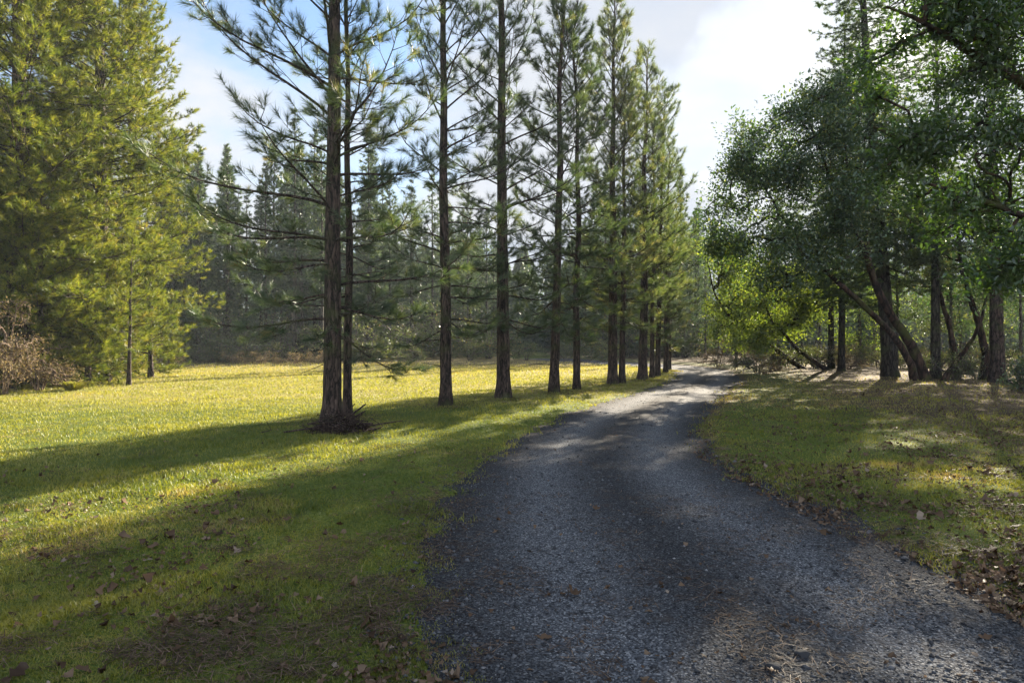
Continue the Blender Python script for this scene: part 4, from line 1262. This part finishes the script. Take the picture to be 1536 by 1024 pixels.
mx = N(nd, 'ShaderNodeMix', data_type='RGBA'); ln.new(cm.outputs[0], mx.inputs['Factor'])
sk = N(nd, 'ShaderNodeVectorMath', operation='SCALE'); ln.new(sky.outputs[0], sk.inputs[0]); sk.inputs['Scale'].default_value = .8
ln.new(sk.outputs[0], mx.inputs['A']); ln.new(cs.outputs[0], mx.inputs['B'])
# the sun's own small disc and aureole
disc = N(nd, 'ShaderNodeMapRange', interpolation_type='SMOOTHSTEP'); ln.new(dp.outputs['Value'], disc.inputs['Value'])
disc.inputs['From Min'].default_value = math.cos(rad(.5)); disc.inputs['From Max'].default_value = math.cos(rad(.25)); disc.inputs['To Max'].default_value = 90
aur = N(nd, 'ShaderNodeMapRange', interpolation_type='SMOOTHERSTEP'); ln.new(dp.outputs['Value'], aur.inputs['Value'])
aur.inputs['From Min'].default_value = math.cos(rad(4.5)); aur.inputs['From Max'].default_value = 1; aur.inputs['To Max'].default_value = 1.5
sm = N(nd, 'ShaderNodeMath', operation='ADD'); ln.new(disc.outputs[0], sm.inputs[0]); ln.new(aur.outputs[0], sm.inputs[1])
sv = N(nd, 'ShaderNodeVectorMath', operation='SCALE'); sv.inputs[0].default_value = (1, .88, .72); ln.new(sm.outputs[0], sv.inputs['Scale'])
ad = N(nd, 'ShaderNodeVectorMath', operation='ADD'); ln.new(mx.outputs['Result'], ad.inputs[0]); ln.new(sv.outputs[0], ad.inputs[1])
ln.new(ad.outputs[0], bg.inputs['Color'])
out = N(nd, 'ShaderNodeOutputWorld'); ln.new(bg.outputs[0], out.inputs[0])

from mathutils import Vector
sl = bpy.data.lights.new('sun', 'SUN')
sl.energy = 5.0
sl.angle = rad(.55)
sl.color = (1.0, .86, .66)
so = bpy.data.objects.new('sun', sl)
COL.objects.link(so)
so.rotation_euler = Vector(tuple(SUN_DIR)).to_track_quat('Z', 'Y').to_euler()

HAZE = .00048
if HAZE > 0:
    b0, b1 = np.array([-140, -40, -3.0]), np.array([140, 125, 30.0])
    vs = np.array([[b0[0], b0[1], b0[2]], [b1[0], b0[1], b0[2]], [b1[0], b1[1], b0[2]], [b0[0], b1[1], b0[2]], [b0[0], b0[1], b1[2]], [b1[0], b0[1], b1[2]], [b1[0], b1[1], b1[2]], [b0[0], b1[1], b1[2]]])
    m = bpy.data.materials.new('thin_haze')
    m.use_nodes = True
    m.node_tree.nodes.clear()
    pv = m.node_tree.nodes.new('ShaderNodeVolumePrincipled')
    pv.inputs['Color'].default_value = (.80, .90, 1, 1)
    pv.inputs['Density'].default_value = HAZE
    pv.inputs['Anisotropy'].default_value = .0
    oo = m.node_tree.nodes.new('ShaderNodeOutputMaterial')
    m.node_tree.links.new(pv.outputs[0], oo.inputs['Volume'])
    m.cycles.homogeneous_volume = True
    hb = mesh_obj('haze', vs, [np.array([[0, 3, 2, 1], [4, 5, 6, 7], [0, 1, 5, 4], [1, 2, 6, 5], [2, 3, 7, 6], [3, 0, 4, 7]])], m)
    tag(hb, kind='stuff')
    hb['label'] = 'thin bluish morning haze over the meadow'

cam = bpy.data.cameras.new('camera')
cam.lens = 24
cam.sensor_width = 36
cam.clip_end = 6000
co = bpy.data.objects.new('camera', cam)
COL.objects.link(co)
co.location = (0, 0, EYE)
co.rotation_euler = (rad(90), 0, 0)
scene.camera = co

vs_ = scene.view_settings
vs_.view_transform = 'Standard'
vs_.look = 'None'
vs_.exposure = 2.6
vs_.gamma = 1
cy = scene.cycles
cy.max_bounces = 6
cy.diffuse_bounces = 3
cy.glossy_bounces = 2
cy.transmission_bounces = 3
cy.volume_bounces = 0
cy.transparent_max_bounces = 4
cy.caustics_reflective = False
cy.caustics_refractive = False
cy.sample_clamp_indirect = 6
cy.use_denoising = True
cy.denoiser = 'OPENIMAGEDENOISE'
cy.denoising_input_passes = 'RGB_ALBEDO_NORMAL'
cy.denoising_prefilter = 'ACCURATE'
